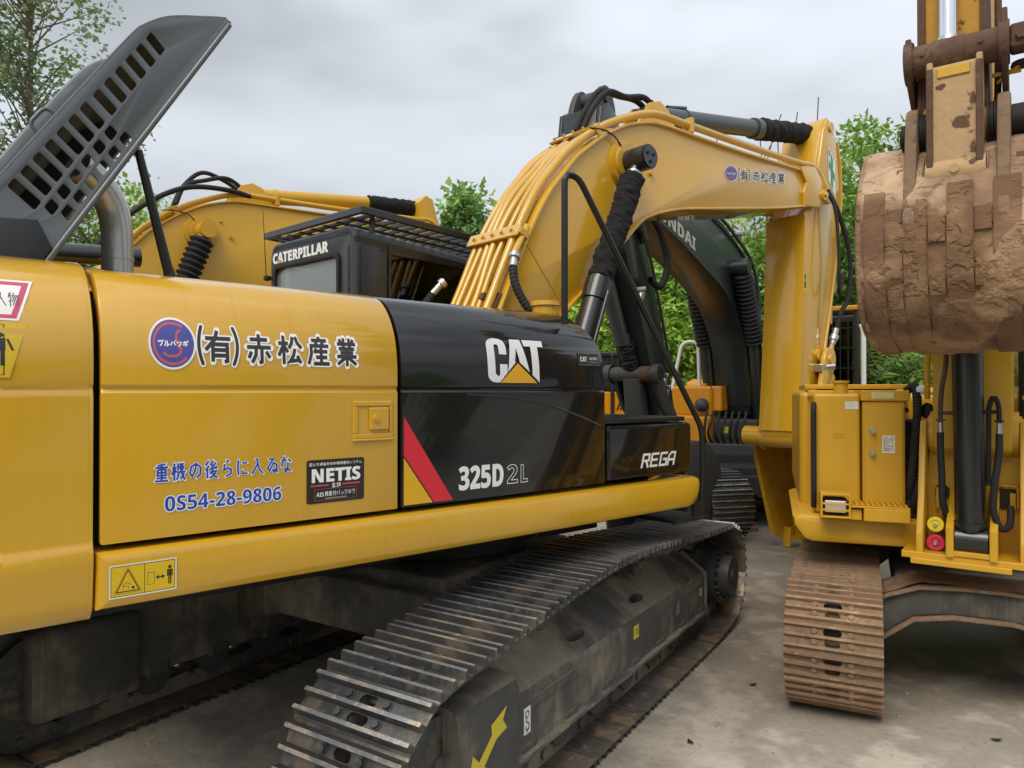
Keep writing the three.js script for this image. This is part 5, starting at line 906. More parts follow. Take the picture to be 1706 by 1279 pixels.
  // hoses in the gap beside the boom
  for (const [p, r] of [[[[0.7, 1.95, 0.44], [0.86, 1.97, 0.42], [0.93, 1.85, 0.42], [0.93, 1.6, 0.435], [0.93, 1.38, 0.455], [0.86, 1.22, 0.45]], 0.026], [[[0.78, 1.8, 0.36], [0.90, 1.84, 0.355], [0.94, 1.7, 0.36], [0.95, 1.5, 0.38], [0.96, 1.3, 0.425], [0.90, 1.17, 0.45]], 0.026]]) put('corrugated_hose', ribbed(p, r, 46, 0.1), mats.rubber, e);
  put('valve_block', [bx(0.18, 0.5, 0.14, 0.5, 1.5, 0.40, 0.02), cy([0.58, 1.72, 0.46], [0.78, 1.72, 0.46], 0.028, 0.028, 12), cy([0.58, 1.6, 0.44], [0.82, 1.6, 0.44], 0.022, 0.022, 12), cy([0.58, 1.45, 0.43], [0.76, 1.45, 0.43], 0.026, 0.026, 12), cy([0.6, 1.82, 0.47], [0.84, 1.82, 0.47], 0.018, 0.018, 10), cy([0.86, 1.14, 0.45], [0.86, 1.26, 0.45], 0.06, 0.03, 14)], mats.under, e);
  // cab on the far side of the boom
  const cab = put('cab', [bx(0.06, 1.6, 0.06, 0.62, 1.85, -0.25, 0.02), bx(0.06, 1.6, 0.06, 0.62, 1.85, -1.05, 0.02), bx(0.06, 1.6, 0.06, -0.75, 1.85, -0.25, 0.02), bx(0.06, 1.6, 0.06, -0.75, 1.85, -1.05, 0.02), bx(1.5, 0.08, 0.9, -0.06, 2.66, -0.65, 0.03), bx(1.4, 0.68, 0.05, -0.06, 1.4, -0.25, 0.02), bx(0.05, 0.68, 0.86, 0.62, 1.4, -0.65, 0.02), bx(1.4, 0.68, 0.05, -0.06, 1.4, -1.07, 0.02), bx(1.5, 0.1, 0.9, -0.06, 1.1, -0.65, 0.02)], mats.blackSatin, e);
  put('front_window', bx(0.008, 0.85, 0.76, 0.62, 2.18, -0.65, 0), mats.glass, cab); put('side_window', bx(1.3, 0.85, 0.008, -0.06, 2.18, -0.25, 0), mats.glass, cab);
  for (const [x, z] of [[0.42, -0.16], [0.36, -0.2], [0.3, -0.14]]) put('hose', tube([[x, 2.6, z], [x + 0.05, 2.1, z], [x + 0.1, 1.7, z - 0.02], [x + 0.2, 1.5, z - 0.03], [x + 0.1, 1.35, z]], 0.022, 24, 8), mats.rubber, e);

  // swing bracket in front
  const br = atB(put('swing_bracket', [bx(0.05, 0.70, 0.50, 0.06, 1.27, 0, 0.01), ...[0.255, -0.255].map((z) => pl([[-0.1, 0.98], [0.40, 0.98], [0.40, 1.09], [0.30, 1.30], [0.22, 1.62], [0.16, 1.76], [0.02, 1.78], [-0.1, 1.7]], z - 0.018, z + 0.018, 0.005)), ...[0.098, -0.115].map((z) => pl([[0.08, 0.98], [0.43, 0.98], [0.43, 1.15], [0.36, 1.19], [0.08, 1.36]], z - 0.02, z + 0.02, 0.006)), bx(0.56, 0.04, 0.74, 0.13, 0.965, -0.02, 0.006), bx(0.2, 0.035, 0.5, 0.33, 0.935, 0.05, 0.006), bx(0.12, 0.03, 0.19, 0.36, 1.0, -0.01, 0.005)], Y, e));
  put('bracket_opening', pl(rrect(-0.205, 1.27, -0.13, 1.36, 0.03), 0, 0.008, 0.002).rotateY(-Math.PI / 2).translate(0.10, 0, 0.33), mats.interior, br);
  put('bracket_opening', pl(rrect(-0.05, 1.24, 0.08, 1.36, 0.04), 0, 0.008, 0.002).rotateY(-Math.PI / 2).translate(0.10, 0, -0.19), mats.interior, br);
  put('hose_hook', [pipe([[0.085, 1.36, -0.14], [0.12, 1.38, -0.14], [0.12, 1.38, -0.225], [0.12, 1.25, -0.225]], 0.008, 0.02, 14, 6), bx(0.02, 0.10, 0.03, 0.12, 1.29, -0.2, 0.004)], Y, br); put('hose_hook', bx(0.02, 0.13, 0.018, 0.12, 1.28, 0.185, 0.004), Y, br);
  for (const [y, m, r, label] of [[1.145, mats.lemon, 0.042, 'yellow round cap'], [1.035, mats.red, 0.046, 'red round cap']]) { const c = lab(put('round_cap', lathe([0.30, y, 0.178], [0.345, y, 0.178], [[0, 0], [0, r * 1.0], [0.1, r * 1.06], [0.55, r * 1.06], [0.66, r * 1.0], [0.66, r * 0.62], [0.5, r * 0.58], [0.5, r * 0.34], [0.75, r * 0.3], [0.75, 0]], 28), m, br), label); put('cap_hub', cy([0.33, y, 0.178], [0.352, y, 0.178], 0.011, 0.009, 12), mats.zinc, c); put('cap_stay', cy([0.06, y, 0.178], [0.305, y, 0.178], 0.03, 0.03, 14), mats.yellowWorn, c); }
  // boom
  const out = spl([[0.02, 1.56], [0.16, 1.57], [0.205, 1.70], [0.225, 2.3], [0.27, 2.9], [0.36, 3.35], [0.56, 3.9], [0.86, 4.36], [0.95, 4.55], [0.80, 4.66], [0.50, 4.5], [0.12, 3.95], [-0.06, 3.3], [-0.12, 2.6], [-0.12, 1.9], [-0.08, 1.66], [0.02, 1.56]], 4);
  const bg = pl(out.slice(0, -1), -0.205, 0.20, 0.012), P = bg.attributes.position; for (let i = 0; i < P.count; i++) P.setZ(i, P.getZ(i) * mix(1, 0.62, sstep(2.3, 3.3, P.getY(i)))); bg.computeVertexNormals();
  const boom = atB(put('boom', [toCreasedNormals(bg, 0.5), cy([0.04, 1.68, -0.245], [0.04, 1.68, 0.238], 0.115, 0.115, 24), cy([0.04, 1.68, 0.2], [0.04, 1.68, 0.225], 0.14, 0.14, 24), cy([0.04, 1.68, -0.232], [0.04, 1.68, -0.205], 0.14, 0.14, 24)], Y, e));
  put('feed_pipe', pipe([[0.1, 3.2, 0.19], [0.15, 2.5, 0.225], [0.16, 2.0, 0.235], [0.1, 1.9, 0.24]], 0.017, 0.1, 30, 10), Y, boom);
  put('feed_pipe', pipe([[0.1, 3.2, -0.19], [0.12, 2.5, -0.24], [0.14, 2.2, -0.28], [0.14, 1.95, -0.3], [0.1, 1.9, -0.26]], 0.017, 0.06, 30, 10), Y, boom);
  put('marker_lamp', [new THREE.SphereGeometry(0.045, 16, 10, 0, 6.3, 0, 1.6).translate(0.02, 1.94, 0.275), bx(0.06, 0.02, 0.1, 0.02, 1.93, 0.25, 0.004)], mats.white, boom);
  // single boom cylinder in the middle, with its steel lines
  const cyl = atB(put('boom_cylinder', [cy([0.33, 1.13, 0.0], [0.39, 3.15, 0.02], 0.079, 0.079, 30), cy([0.34, 1.16, 0], [0.345, 1.19, 0], 0.087, 0.087, 30), cy([0.33, 1.075, -0.088], [0.33, 1.075, 0.074], 0.085, 0.085, 26)], mats.cylBlack, e));
  put('rod', cy([0.39, 3.1, 0.02], [0.5, 3.8, 0.02], 0.045, 0.045, 16), mats.chrome, cyl);
  put('steel_line', [pipe([[0.33, 2.9, 0.115], [0.335, 2.1, 0.118], [0.345, 1.97, 0.14], [0.345, 1.86, 0.148], [0.345, 1.76, 0.148]], 0.0135, 0.05, 40, 10), cy([0.345, 1.815, 0.148], [0.345, 1.815, 0.07], 0.011, 0.011, 8), cy([0.345, 1.768, 0.148], [0.345, 1.778, 0.148], 0.025, 0.025, 12)], mats.rust, cyl);
  put('steel_line', [pipe([[0.33, 1.4, -0.088], [0.335, 1.86, -0.092], [0.338, 1.93, -0.118], [0.345, 1.86, -0.142], [0.345, 1.76, -0.142]], 0.0135, 0.035, 40, 10), cy([0.345, 1.825, -0.15], [0.345, 1.825, -0.06], 0.011, 0.011, 8), cy([0.345, 1.768, -0.142], [0.345, 1.778, -0.142], 0.025, 0.025, 12)], mats.rubber, cyl);
  for (const z of [0.148, -0.142]) put('hose_fitting', cy([0.345, 1.768, z], [0.345, 1.70, z], 0.013, 0.016, 10), mats.zinc, cyl);
  put('hose', tube([[0.345, 1.70, 0.148], [0.35, 1.6, 0.148], [0.35, 1.45, 0.142], [0.33, 1.30, 0.14], [0.28, 1.20, 0.125], [0.15, 1.22, 0.14]], 0.019, 36, 10), mats.rubber, cyl);
  put('hose', tube([[0.345, 1.70, -0.142], [0.36, 1.58, -0.14], [0.37, 1.42, -0.12], [0.36, 1.25, -0.115], [0.33, 1.155, -0.15], [0.27, 1.17, -0.185], [0.2, 1.27, -0.19]], 0.019, 40, 10), mats.rubber, cyl);

  // stick, coming down from above
  const st = atB(put('stick', [bx(0.32, 2.0, 0.27, 0.80, 4.25, 0.032, 0.01), pl([[0.64, 3.4], [0.97, 3.45], [1.02, 3.3], [0.98, 3.22], [0.88, 3.19], [0.70, 3.26]], -0.10, 0.165, 0.01), cy([0.93, 3.30, -0.125], [0.93, 3.30, 0.145], 0.095, 0.095, 22)], mats.yellowChipped, e));
  put('edge_strip', [bx(0.36, 1.9, 0.022, 0.80, 4.25, 0.178, 0.006), bx(0.36, 1.9, 0.022, 0.80, 4.25, -0.114, 0.006), bx(0.02, 1.9, 0.035, 0.968, 4.25, 0.168, 0.005), bx(0.02, 1.9, 0.035, 0.968, 4.25, -0.106, 0.005)], mats.rust, st);
  put('feed_pipe', pipe([[0.9, 5.2, -0.165], [0.9, 3.75, -0.165], [0.86, 3.45, -0.16], [0.84, 3.35, -0.15]], 0.016, 0.08, 30, 10), mats.rust, st);
  put('bucket_pin', [cy([0.95, 3.30, -0.30], [0.95, 3.30, 0.27], 0.05, 0.05, 18), cy([0.95, 3.30, 0.235], [0.95, 3.30, 0.262], 0.07, 0.07, 20), cy([0.95, 3.30, -0.32], [0.95, 3.30, -0.22], 0.075, 0.075, 20), ...[0.15, 0.164, 0.178, -0.125, -0.14, -0.155].map((z) => cy([0.95, 3.30, z - 0.006], [0.95, 3.30, z + 0.006], 0.108, 0.108, 22))], mats.rubber, st);
  const bc = atB(put('bucket_cylinder', [cy([1.0, 4.35, 0.045], [0.99, 5.3, 0.045], 0.078, 0.078, 22)], mats.yellowChipped, e));
  put('rod', cy([1.045, 3.66, 0.045], [1.0, 4.4, 0.045], 0.044, 0.044, 22), mats.chrome, bc); put('rod_wiper', cy([1.038, 3.745, 0.045], [1.042, 3.72, 0.045], 0.052, 0.058, 22), mats.zinc, bc);
  // mirror on a stay beside the stick
  const mir = atB(put('mirror', lathe([1.0, 3.545, -0.27], [1.0, 3.56, -0.27], [[0, 0], [0, 0.055], [1, 0.05], [1, 0]], 22), mats.rubber, e)); put('mirror_stay', [cy([0.95, 3.5, -0.16], [1.0, 3.55, -0.25], 0.009, 0.009, 8), bx(0.02, 0.02, 0.12, 0.98, 3.53, -0.2, 0.004)], mats.yellowWorn, mir);
  // linkage: cross tube, side links, curved link plate
  const lk = atB(put('bucket_link', [bx(0.10, 0.52, 0.226, 1.075, 3.33, 0.012, 0.02), bx(0.13, 0.56, 0.03, 1.07, 3.33, 0.118, 0.01), bx(0.13, 0.56, 0.03, 1.07, 3.33, -0.094, 0.01), cy([1.08, 3.045, -0.118], [1.08, 3.045, 0.138], 0.073, 0.073, 24), cy([1.13, 3.05, 0.012], [1.158, 3.05, 0.012], 0.024, 0.022, 14)], mats.ochre, e));
  put('link_tube', [cy([1.05, 3.655, -0.175], [1.05, 3.655, 0.2], 0.082, 0.082, 26), cy([1.05, 3.655, -0.03], [1.05, 3.655, 0.11], 0.088, 0.088, 26), cy([1.12, 3.66, 0.15], [1.14, 3.66, 0.15], 0.012, 0.012, 8), cy([1.12, 3.66, -0.1], [1.14, 3.66, -0.1], 0.012, 0.012, 8)], mats.rust, lk);
  put('link_end', [cy([1.05, 3.655, 0.195], [1.05, 3.655, 0.235], 0.105, 0.105, 26), pl([[0.98, 3.74], [1.12, 3.76], [1.14, 3.6], [1.08, 3.54], [0.80, 3.42], [0.74, 3.5]], 0.2, 0.228, 0.006)], mats.rust, lk);
  put('link_end', [cy([1.05, 3.655, -0.215], [1.05, 3.655, -0.172], 0.105, 0.105, 26), bx(0.12, 0.12, 0.09, 1.05, 3.66, -0.26, 0.015), cy([1.11, 3.655, -0.262], [1.13, 3.655, -0.262], 0.024, 0.024, 6), pl([[0.98, 3.74], [1.12, 3.80], [1.14, 3.6], [1.08, 3.54], [0.80, 3.42], [0.74, 3.5]], -0.208, -0.18, 0.006)], mats.rust, lk);
  put('edge_strip', [bx(0.02, 0.5, 0.03, 1.14, 3.32, 0.118, 0.006), bx(0.02, 0.5, 0.03, 1.14, 3.32, -0.094, 0.006)], mats.rust, lk);
  put('worn_patch', bx(0.008, 0.05, 0.14, 1.13, 3.545, 0.015, 0.004), Y, lk);
  // bucket, back towards the camera
  const prof = spl([[0.80, 3.275], [0.93, 3.225], [1.07, 3.10], [1.165, 2.93], [1.20, 2.72], [1.165, 2.50], [1.07, 2.34], [0.93, 2.255], [0.62, 2.19]], 6), nP = prof.length - 1, n1 = fbm(7, 9, 5, 700, 0.6), n2 = fbm(4, 5, 3, 720);
  const nrm = (i) => { const a = prof[Math.max(0, i - 1)], b = prof[Math.min(nP, i + 1)], dx = b[0] - a[0], dy = b[1] - a[1], l = Math.hypot(dx, dy); return [-dy / l, dx / l]; };
  const shell = (z0, z1, i0, i1, off, amp, nu = 40, nv = 60) => grid(nu, nv, (u, v) => { const f = mix(i0, i1, v), i = Math.min(nP - 1, Math.floor(f)), t = f - i, a = prof[i], b = prof[i + 1], n = nrm(i), z = mix(z0, z1, u), zz = z * 0.9 + 0.5, o = off + amp * (n1(zz, f / nP) - 0.45) + amp * 0.8 * sstep(0.5, 0.6, n2(zz, f / nP)); return [mix(a[0], b[0], t) + n[0] * o, mix(a[1], b[1], t) + n[1] * o, z]; }, true);
  const sideP = prof.concat([[0.58, 2.25], [0.50, 2.7], [0.60, 3.1]]);
  const bk = atB(put('bucket', [ribbon(prof, 0.02, -0.43, 0.43, 0.003), ...[-0.43, 0.43].map((z) => pl(sideP, z - 0.014, z + 0.014, 0.004)), tube(prof.filter((_, i) => i % 3 === 0).map(([x, y]) => [x, y, 0.435]), 0.021, 50, 8), cy([0.80, 3.275, -0.43], [0.80, 3.275, 0.43], 0.02, 0.02, 10), bx(0.16, 0.03, 0.86, 0.55, 2.19, 0, 0.006)], mats.clay, e));
  { // clay caked on the back: tinted paler above and darker brown below a ragged line
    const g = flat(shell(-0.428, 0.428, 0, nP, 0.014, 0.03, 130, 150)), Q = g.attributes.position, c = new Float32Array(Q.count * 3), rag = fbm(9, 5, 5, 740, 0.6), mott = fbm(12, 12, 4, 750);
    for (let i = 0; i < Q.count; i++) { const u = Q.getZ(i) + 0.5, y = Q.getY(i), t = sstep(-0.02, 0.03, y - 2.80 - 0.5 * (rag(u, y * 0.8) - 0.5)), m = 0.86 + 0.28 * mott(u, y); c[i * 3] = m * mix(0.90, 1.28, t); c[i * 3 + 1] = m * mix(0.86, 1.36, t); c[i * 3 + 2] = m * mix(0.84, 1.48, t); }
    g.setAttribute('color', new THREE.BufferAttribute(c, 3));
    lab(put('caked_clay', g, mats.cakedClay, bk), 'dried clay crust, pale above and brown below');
  }
  // wear straps welded round the back
  const strap = (z0, z1, i0, i1, o = 0.022) => { const top = prof.slice(i0, i1 + 1).map((p, k) => { const n = nrm(i0 + k); return [p[0] + n[0] * o, p[1] + n[1] * o]; }); return ribbon(top, 0.016, z0, z1, 0.004); };
  [[0.315, 0.412, 17], [0.125, 0.228, 19], [-0.070, 0.040, 17], [-0.260, -0.150, 17], [-0.425, -0.335, 17]].forEach(([a, b, i], k) => put('wear_strap', strap(a, b, i, nP, 0.026), k === 0 || k === 3 ? mats.clayStrap : mats.clayDark, bk));
  [[0.235, 0.308, 20, 22], [0.232, 0.306, 25, 28], [0.235, 0.306, 31, 34], [0.045, 0.120, 22, 25], [0.048, 0.118, 29, 32], [0.045, 0.12, 36, 39], [-0.145, -0.075, 21, 24], [-0.145, -0.075, 28, 31], [-0.142, -0.078, 35, 38], [-0.33, -0.265, 24, 27], [-0.33, -0.265, 32, 35]].forEach(([a, b, i, j]) => put('wear_plate', strap(a, b, i, j, 0.022), (i + j) % 3 ? mats.clayDark : mats.clayStrap, bk));
  // hanger ears
  for (const z of [0.205, -0.19]) put('hanger_ear', pl(spl([[0.82, 3.38], [0.92, 3.43], [1.05, 3.41], [1.11, 3.30], [1.14, 3.12], [1.19, 2.95], [1.235, 2.80], [1.19, 2.79], [1.0, 3.1], [0.8, 3.25], [0.74, 3.33]], 4), z - 0.028, z + 0.028, 0.012), mats.soilSteel, bk);
  put('ear_pin', [cy([1.06, 3.05, -0.26], [1.06, 3.05, 0.26], 0.045, 0.045, 18), cy([1.06, 3.05, 0.24], [1.06, 3.05, 0.27], 0.06, 0.06, 18), cy([1.06, 3.05, -0.27], [1.06, 3.05, -0.24], 0.06, 0.06, 18)], mats.rust, bk);
  put('ear_washer', [cy([1.06, 3.05, 0.145], [1.06, 3.05, 0.152], 0.085, 0.085, 22), cy([1.06, 3.05, -0.13], [1.06, 3.05, -0.123], 0.085, 0.085, 22)], mats.soilSteel, bk);

  // crawlers
  const shoe = shoeGeo(0.155, 0.53, 0.022, true, 1.25), top = [[1.0, 0.735], [0.5, 0.745], [0, 0.74], [-0.5, 0.745], [-1.0, 0.735]];
  const ctrl = loop(-1.30, 0.385, 0.335, 1.35, 0.385, 0.34, top, 0.035);
  for (const s of [1, -1]) {
    const z = s * 0.80; makeTrack(e, ctrl, 0.155, z, shoe, mats.soilKinds, -6 * D, true);
    atT(put('track_frame', [bx(2.1, 0.26, 0.26, 0, 0.38, z, 0.04), bx(0.5, 0.1, 0.2, 1.15, 0.385, z, 0.03)], mats.underMud, e));
    atT(put('idler', [cy([1.35, 0.385, z - 0.06], [1.35, 0.385, z + 0.06], 0.24, 0.24, 30), cy([1.35, 0.385, z - 0.12], [1.35, 0.385, z + 0.12], 0.12, 0.12, 24)], mats.soilSteel, e));
    atT(put('sprocket', [cy([-1.30, 0.385, z - 0.05], [-1.30, 0.385, z + 0.05], 0.25, 0.25, 30), cy([-1.30, 0.385, z - 0.16], [-1.30, 0.385, z + 0.16], 0.18, 0.18, 26)], mats.under, e));
  }
  const arm = spl([[-0.62, 0.36], [-0.62, 0.60]], 1).concat(spl([[-0.62, 0.60], [-0.5, 0.67], [-0.33, 0.735], [-0.1, 0.752], [0.1, 0.752], [0.33, 0.735], [0.5, 0.67], [0.62, 0.60]], 4).slice(1), spl([[0.62, 0.34], [0.5, 0.44], [0.36, 0.545], [0.15, 0.585], [-0.15, 0.585], [-0.36, 0.545], [-0.5, 0.44]], 4));
  const cb = atT(put('car_body', [ex(arm, -1.1, -0.75, 0.012), bx(1.8, 0.20, 0.9, 0, 0.64, 0, 0.03)], mats.underMud, e));
  put('frame_leg', ex(arm, 0.80, 1.16, 0.02), mats.underMud, cb);
  put('leg_flange', [ribbon([[-0.62, 0.34], [-0.5, 0.43], [-0.36, 0.54], [-0.15, 0.578], [0.15, 0.578], [0.36, 0.54], [0.5, 0.43], [0.62, 0.34]], 0.02, -1.2, -0.8, 0.004), ribbon([[-0.62, 0.605], [-0.5, 0.675], [-0.33, 0.74], [-0.1, 0.757], [0.1, 0.757], [0.33, 0.74], [0.5, 0.675], [0.62, 0.605]], 0.02, -1.2, -0.8, 0.004)].map((g) => g.rotateY(-Math.PI / 2)), mats.soilSteel, cb);
  put('caked_soil', [grid(30, 10, (u, v) => { const z = -0.58 + 1.16 * u, n = fbmSoil(u, v); return [0.82 + 0.35 * v, (Math.abs(z) > 0.33 ? mix(0.735, 0.625, (Math.abs(z) - 0.33) / 0.27) : 0.74) + 0.014 + 0.035 * n, z]; })], mats.soilSteel, cb);
  put('swing_bearing', [cy([0, 0.74, 0], [0, 0.95, 0], 0.5, 0.5, 36), cy([0, 0.78, 0], [0, 0.85, 0], 0.57, 0.57, 36)], mats.under, e);
  const sr = rng(77), sg = []; for (let i = 0; i < 60; i++) sg.push(new THREE.IcosahedronGeometry(0.006 + 0.014 * sr(), 0).scale(1.4, 0.6, 1).rotateY(sr() * 6).translate(0.35 + 0.95 * sr(), 0.762, 0.56 + 0.48 * sr()));
  const ss = put('soil_crumbs', sg, mats.soilSteel, cb); ss.userData.kind = 'stuff';
}
function fbmSoil(u, v) { fbmSoil.f ??= fbm(9, 4, 4, 730); return fbmSoil.f(u, v); }
// ================================================================ dark green and orange excavator behind
{
  const e = thing('excavator', 'dark green boomed excavator with orange body standing behind, facing the camera', 'excavator', [3.33, 0, -11.04], -126 * D);
  const bt = spl([[-0.75, 1.62], [-0.80, 2.4], [-0.70, 3.2], [-0.50, 3.62], [-0.14, 3.93], [0.50, 4.16], [1.38, 4.33], [2.4, 4.44], [3.4, 4.52], [4.5, 4.62]], 5), bb = spl([[4.6, 4.25], [3.9, 4.12], [3.1, 3.95], [2.4, 3.80], [1.6, 3.59], [0.85, 3.37], [0.38, 3.11], [0.02, 2.72], [-0.18, 2.2], [-0.32, 1.62], [-0.52, 1.52]], 5);
  const boom = put('boom', [pl(bt.concat(bb), -0.245, 0.245, 0.004), ribbon(bb.slice(0, -6), 0.025, -0.27, 0.27, 0.004), ribbon(bt, 0.025, -0.27, 0.27, 0.004), cy([-0.54, 1.66, -0.36], [-0.54, 1.66, 0.36], 0.15, 0.15, 20), cy([0.5, 3.74, -0.5], [0.5, 3.74, 0.5], 0.11, 0.11, 20)], mats.green, e);
  const name = printMat(1100, 240, (x, w, h) => { x.clearRect(0, 0, w, h); fitWords(x, 'HYUNDAI', 10, 222, 250, 1080, '#d6d8d6', null, 0, { heavy: 8 }); });
  lab(put('lettering', grid(8, 2, (u, v) => { const x = 3.55 - 1.66 * u, y = mix(4.08, 3.755, u) + 0.215 * v; return [x, y, -0.248]; }), name, boom, true), 'pale capital lettering on the boom side');
  for (const z of [-0.12, -0.2, -0.28]) put('oil_pipe', tube([[1.9, 4.46, z], [1.0, 4.36, z], [0.3, 4.18, z], [-0.3, 3.95, z], [-0.62, 3.55, z], [-0.7, 2.9, z], [-0.68, 2.2, z]], 0.025, 40, 8), mats.greySteel, boom);
  put('pipe_clamp', bx(0.08, 0.06, 0.4, 0.45, 4.25, -0.2, 0.01), mats.zinc, boom);
  // boom cylinders with ribbed boots
  for (const s of [1, -1]) {
    const z = s * 0.385, pin = [0.50, 3.74, z], mid = [-0.10, 2.66, z], foot = [-0.42, 1.32, z];
    const c = put('boom_cylinder', [cy(foot, mid, 0.10, 0.10, 22), cy([pin[0], pin[1], z - 0.1], [pin[0], pin[1], z + 0.1], 0.13, 0.13, 22), cy(mid, lerp3(mid, pin, 0.96), 0.052, 0.052, 14)], mats.green, e);
    put('ribbed_boot', bellowsGeo(mid, lerp3(mid, pin, 0.93), 0.135, 17, 0.16), mats.rubber, c); put('rod', cy(mid, pin, 0.05, 0.05, 14), mats.chrome, c);
  }
  // stick hanging down on the near side
  const so = [[4.10, 4.86], [4.30, 4.95], [4.46, 4.86], [4.50, 4.60], [4.20, 4.0], [3.80, 3.45], [3.36, 2.6], [3.06, 1.95], [2.92, 1.62], [2.70, 1.60], [2.50, 1.70], [2.66, 2.2], [3.0, 3.0], [3.32, 3.65], [3.65, 4.2], [3.95, 4.6]];
  const st = put('stick', [pl(so, -0.20, 0.20, 0.006), ...[-0.23, 0.23].map((z) => pl(so.map(([x, y]) => [x, y]).filter(([, y]) => y > 3.5), z - 0.02, z + 0.02, 0.006))], mats.green, e);
  put('stick_lug', [-0.14, 0.14].map((z) => pl(spl([[3.98, 4.7], [4.0, 4.98], [4.12, 5.16], [4.26, 5.16], [4.38, 5.0], [4.46, 4.75]], 4), z - 0.035, z + 0.035, 0.01)).concat([cy([4.19, 5.06, -0.2], [4.19, 5.06, 0.2], 0.085, 0.085, 18)]), mats.greySteel, st);
  const bc = put('bucket_cylinder', [cy([3.98, 3.55, 0.06], [3.42, 2.55, 0.06], 0.09, 0.09, 22), cy([3.43, 2.58, 0.06], [3.39, 2.5, 0.06], 0.10, 0.10, 22)], mats.cylGrey, e);
  put('rod', cy([3.35, 2.55, 0.02], [3.22, 2.16, 0.02], 0.05, 0.05, 14), mats.chrome, bc); put('torn_sleeve', sleeve([3.38, 2.5, 0.02], [3.25, 2.22, 0.02], 0.085, 340, 0.3), mats.rubber, bc);
  put('bucket_link', [cy([3.22, 2.14, -0.34], [3.22, 2.14, 0.36], 0.085, 0.085, 20), cy([3.22, 2.14, 0.28], [3.22, 2.14, 0.36], 0.115, 0.115, 20), cy([3.22, 2.14, -0.34], [3.22, 2.14, -0.26], 0.115, 0.115, 20), ...[-0.25, 0.25].map((z) => pl(spl([[3.15, 2.2], [3.22, 2.08], [3.1, 1.85], [2.95, 1.68], [2.8, 1.62], [2.78, 1.76], [2.95, 2.05], [3.05, 2.22], [3.15, 2.2]], 3), z - 0.025, z + 0.025, 0.006)), pl([[3.18, 2.16], [3.30, 2.08], [3.22, 1.5], [3.1, 1.3], [3.0, 1.35], [3.08, 2.0]], -0.11, 0.11, 0.02)], mats.greySteel, e);
  put('rust_collar', cy([3.22, 2.14, -0.22], [3.22, 2.14, -0.1], 0.093, 0.092, 20), mats.rust, e);
  for (const [x, y] of [[3.62, 3.02], [3.0, 2.06], [2.94, 1.92]]) put('line_clamp', [bx(0.08, 0.14, 0.06, x - 0.1, y, -0.24, 0.02, [0, 0, 0.5]), bx(0.05, 0.05, 0.12, x - 0.08, y + 0.07, -0.25, 0.015)], mats.zinc, st);
  for (const z of [-0.1, -0.19]) put('oil_pipe', tube([[4.25, 4.4, z - 0.06], [3.4, 3.62, z - 0.06], [3.0, 2.85, z - 0.06], [2.72, 2.2, z - 0.06]], 0.02, 30, 8), mats.greySteel, st);
  put('hose', ribbed([[3.5, 4.0, -0.3], [3.25, 3.75, -0.36], [3.12, 3.4, -0.38], [3.22, 3.15, -0.34], [3.42, 3.2, -0.3]], 0.04, 36, 0.08), mats.rubber, st);
  // bucket curled under the stick
  const sh = spl([[2.95, 1.30], [2.5, 1.32], [2.15, 1.20], [1.88, 0.95], [1.80, 0.62], [1.95, 0.3], [2.3, 0.08], [2.7, 0.04]], 5);
  const bk = put('bucket', [ribbon(sh, 0.03, -0.55, 0.55, 0.005), ...[-0.55, 0.55].map((z) => pl(sh.concat([[2.85, 0.2], [3.0, 0.9]]), z - 0.015, z + 0.015, 0.004)), ...[-0.22, 0.22].map((z) => pl([[3.0, 1.75], [2.85, 1.85], [2.65, 1.8], [2.25, 1.3], [2.9, 1.25]], z - 0.025, z + 0.025, 0.006)), ...[-0.3, 0.3].map((z) => ribbon(sh.slice(10, -3), 0.05, z - 0.05, z + 0.05, 0.004))], mats.greySteel, e);
  for (const z of [-0.5, -0.25, 0, 0.25, 0.5]) put('tooth', pl([[2.66, 0.0], [2.66, 0.1], [2.88, 0.07], [2.9, 0.04]], z - 0.045, z + 0.045, 0.006), mats.greySteel, bk);
  // house
  put('house_body', [bx(2.4, 0.75, 1.0, -1.35, 1.42, 0.85, 0.06), bx(1.6, 1.1, 2.4, -1.9, 1.6, 0, 0.15), bx(2.6, 0.16, 2.2, -1.1, 1.02, 0, 0.02)], mats.orange, e);
  const ob = put('tank_box', [bx(0.62, 0.48, 0.66, -0.22, 1.78, 0.56, 0.05), bx(0.7, 0.62, 0.78, -0.2, 1.25, 0.62, 0.06), bx(0.3, 0.4, 0.2, -0.16, 1.82, 0.2, 0.03)], mats.orange, e);
  put('tank_bolt', [cy([0.09, 1.98, 0.72], [0.1, 1.98, 0.72], 0.035, 0.035, 14), cy([-0.1, 2.02, 0.4], [-0.1, 2.06, 0.4], 0.04, 0.04, 14)], mats.orange, ob);
  put('hand_rail', pipe([[-0.15, 1.95, 0.98], [-0.2, 2.74, 0.82], [-0.28, 2.74, 0.58], [-0.28, 2.0, 0.56]], 0.03, 0.12, 40, 10), mats.white, e);
  put('swing_post', [bx(0.7, 0.5, 0.9, -0.35, 1.25, 0, 0.03), bx(0.4, 0.2, 1.2, 0.1, 1.05, 0, 0.03)], mats.greySteel, e);
  const vb = rng(5); for (let k = 0; k < 7; k++) put('hose', tube([[0.2, 1.62, -0.35 + k * 0.1], [0.3, 1.5, -0.36 + k * 0.1], [0.28 + 0.1 * vb(), 1.3, -0.36 + k * 0.1 + 0.05 * vb()], [0.2, 1.1, -0.34 + k * 0.1]], 0.022, 16, 8), mats.rubber, e);
  put('round_lamp', [new THREE.SphereGeometry(0.11, 16, 12).translate(0.14, 1.72, 0.36)], mats.greySteel, e);
  put('type_plate', bx(0.006, 0.1, 0.14, 0.21, 1.35, -0.05, 0), mats.lemon, e);
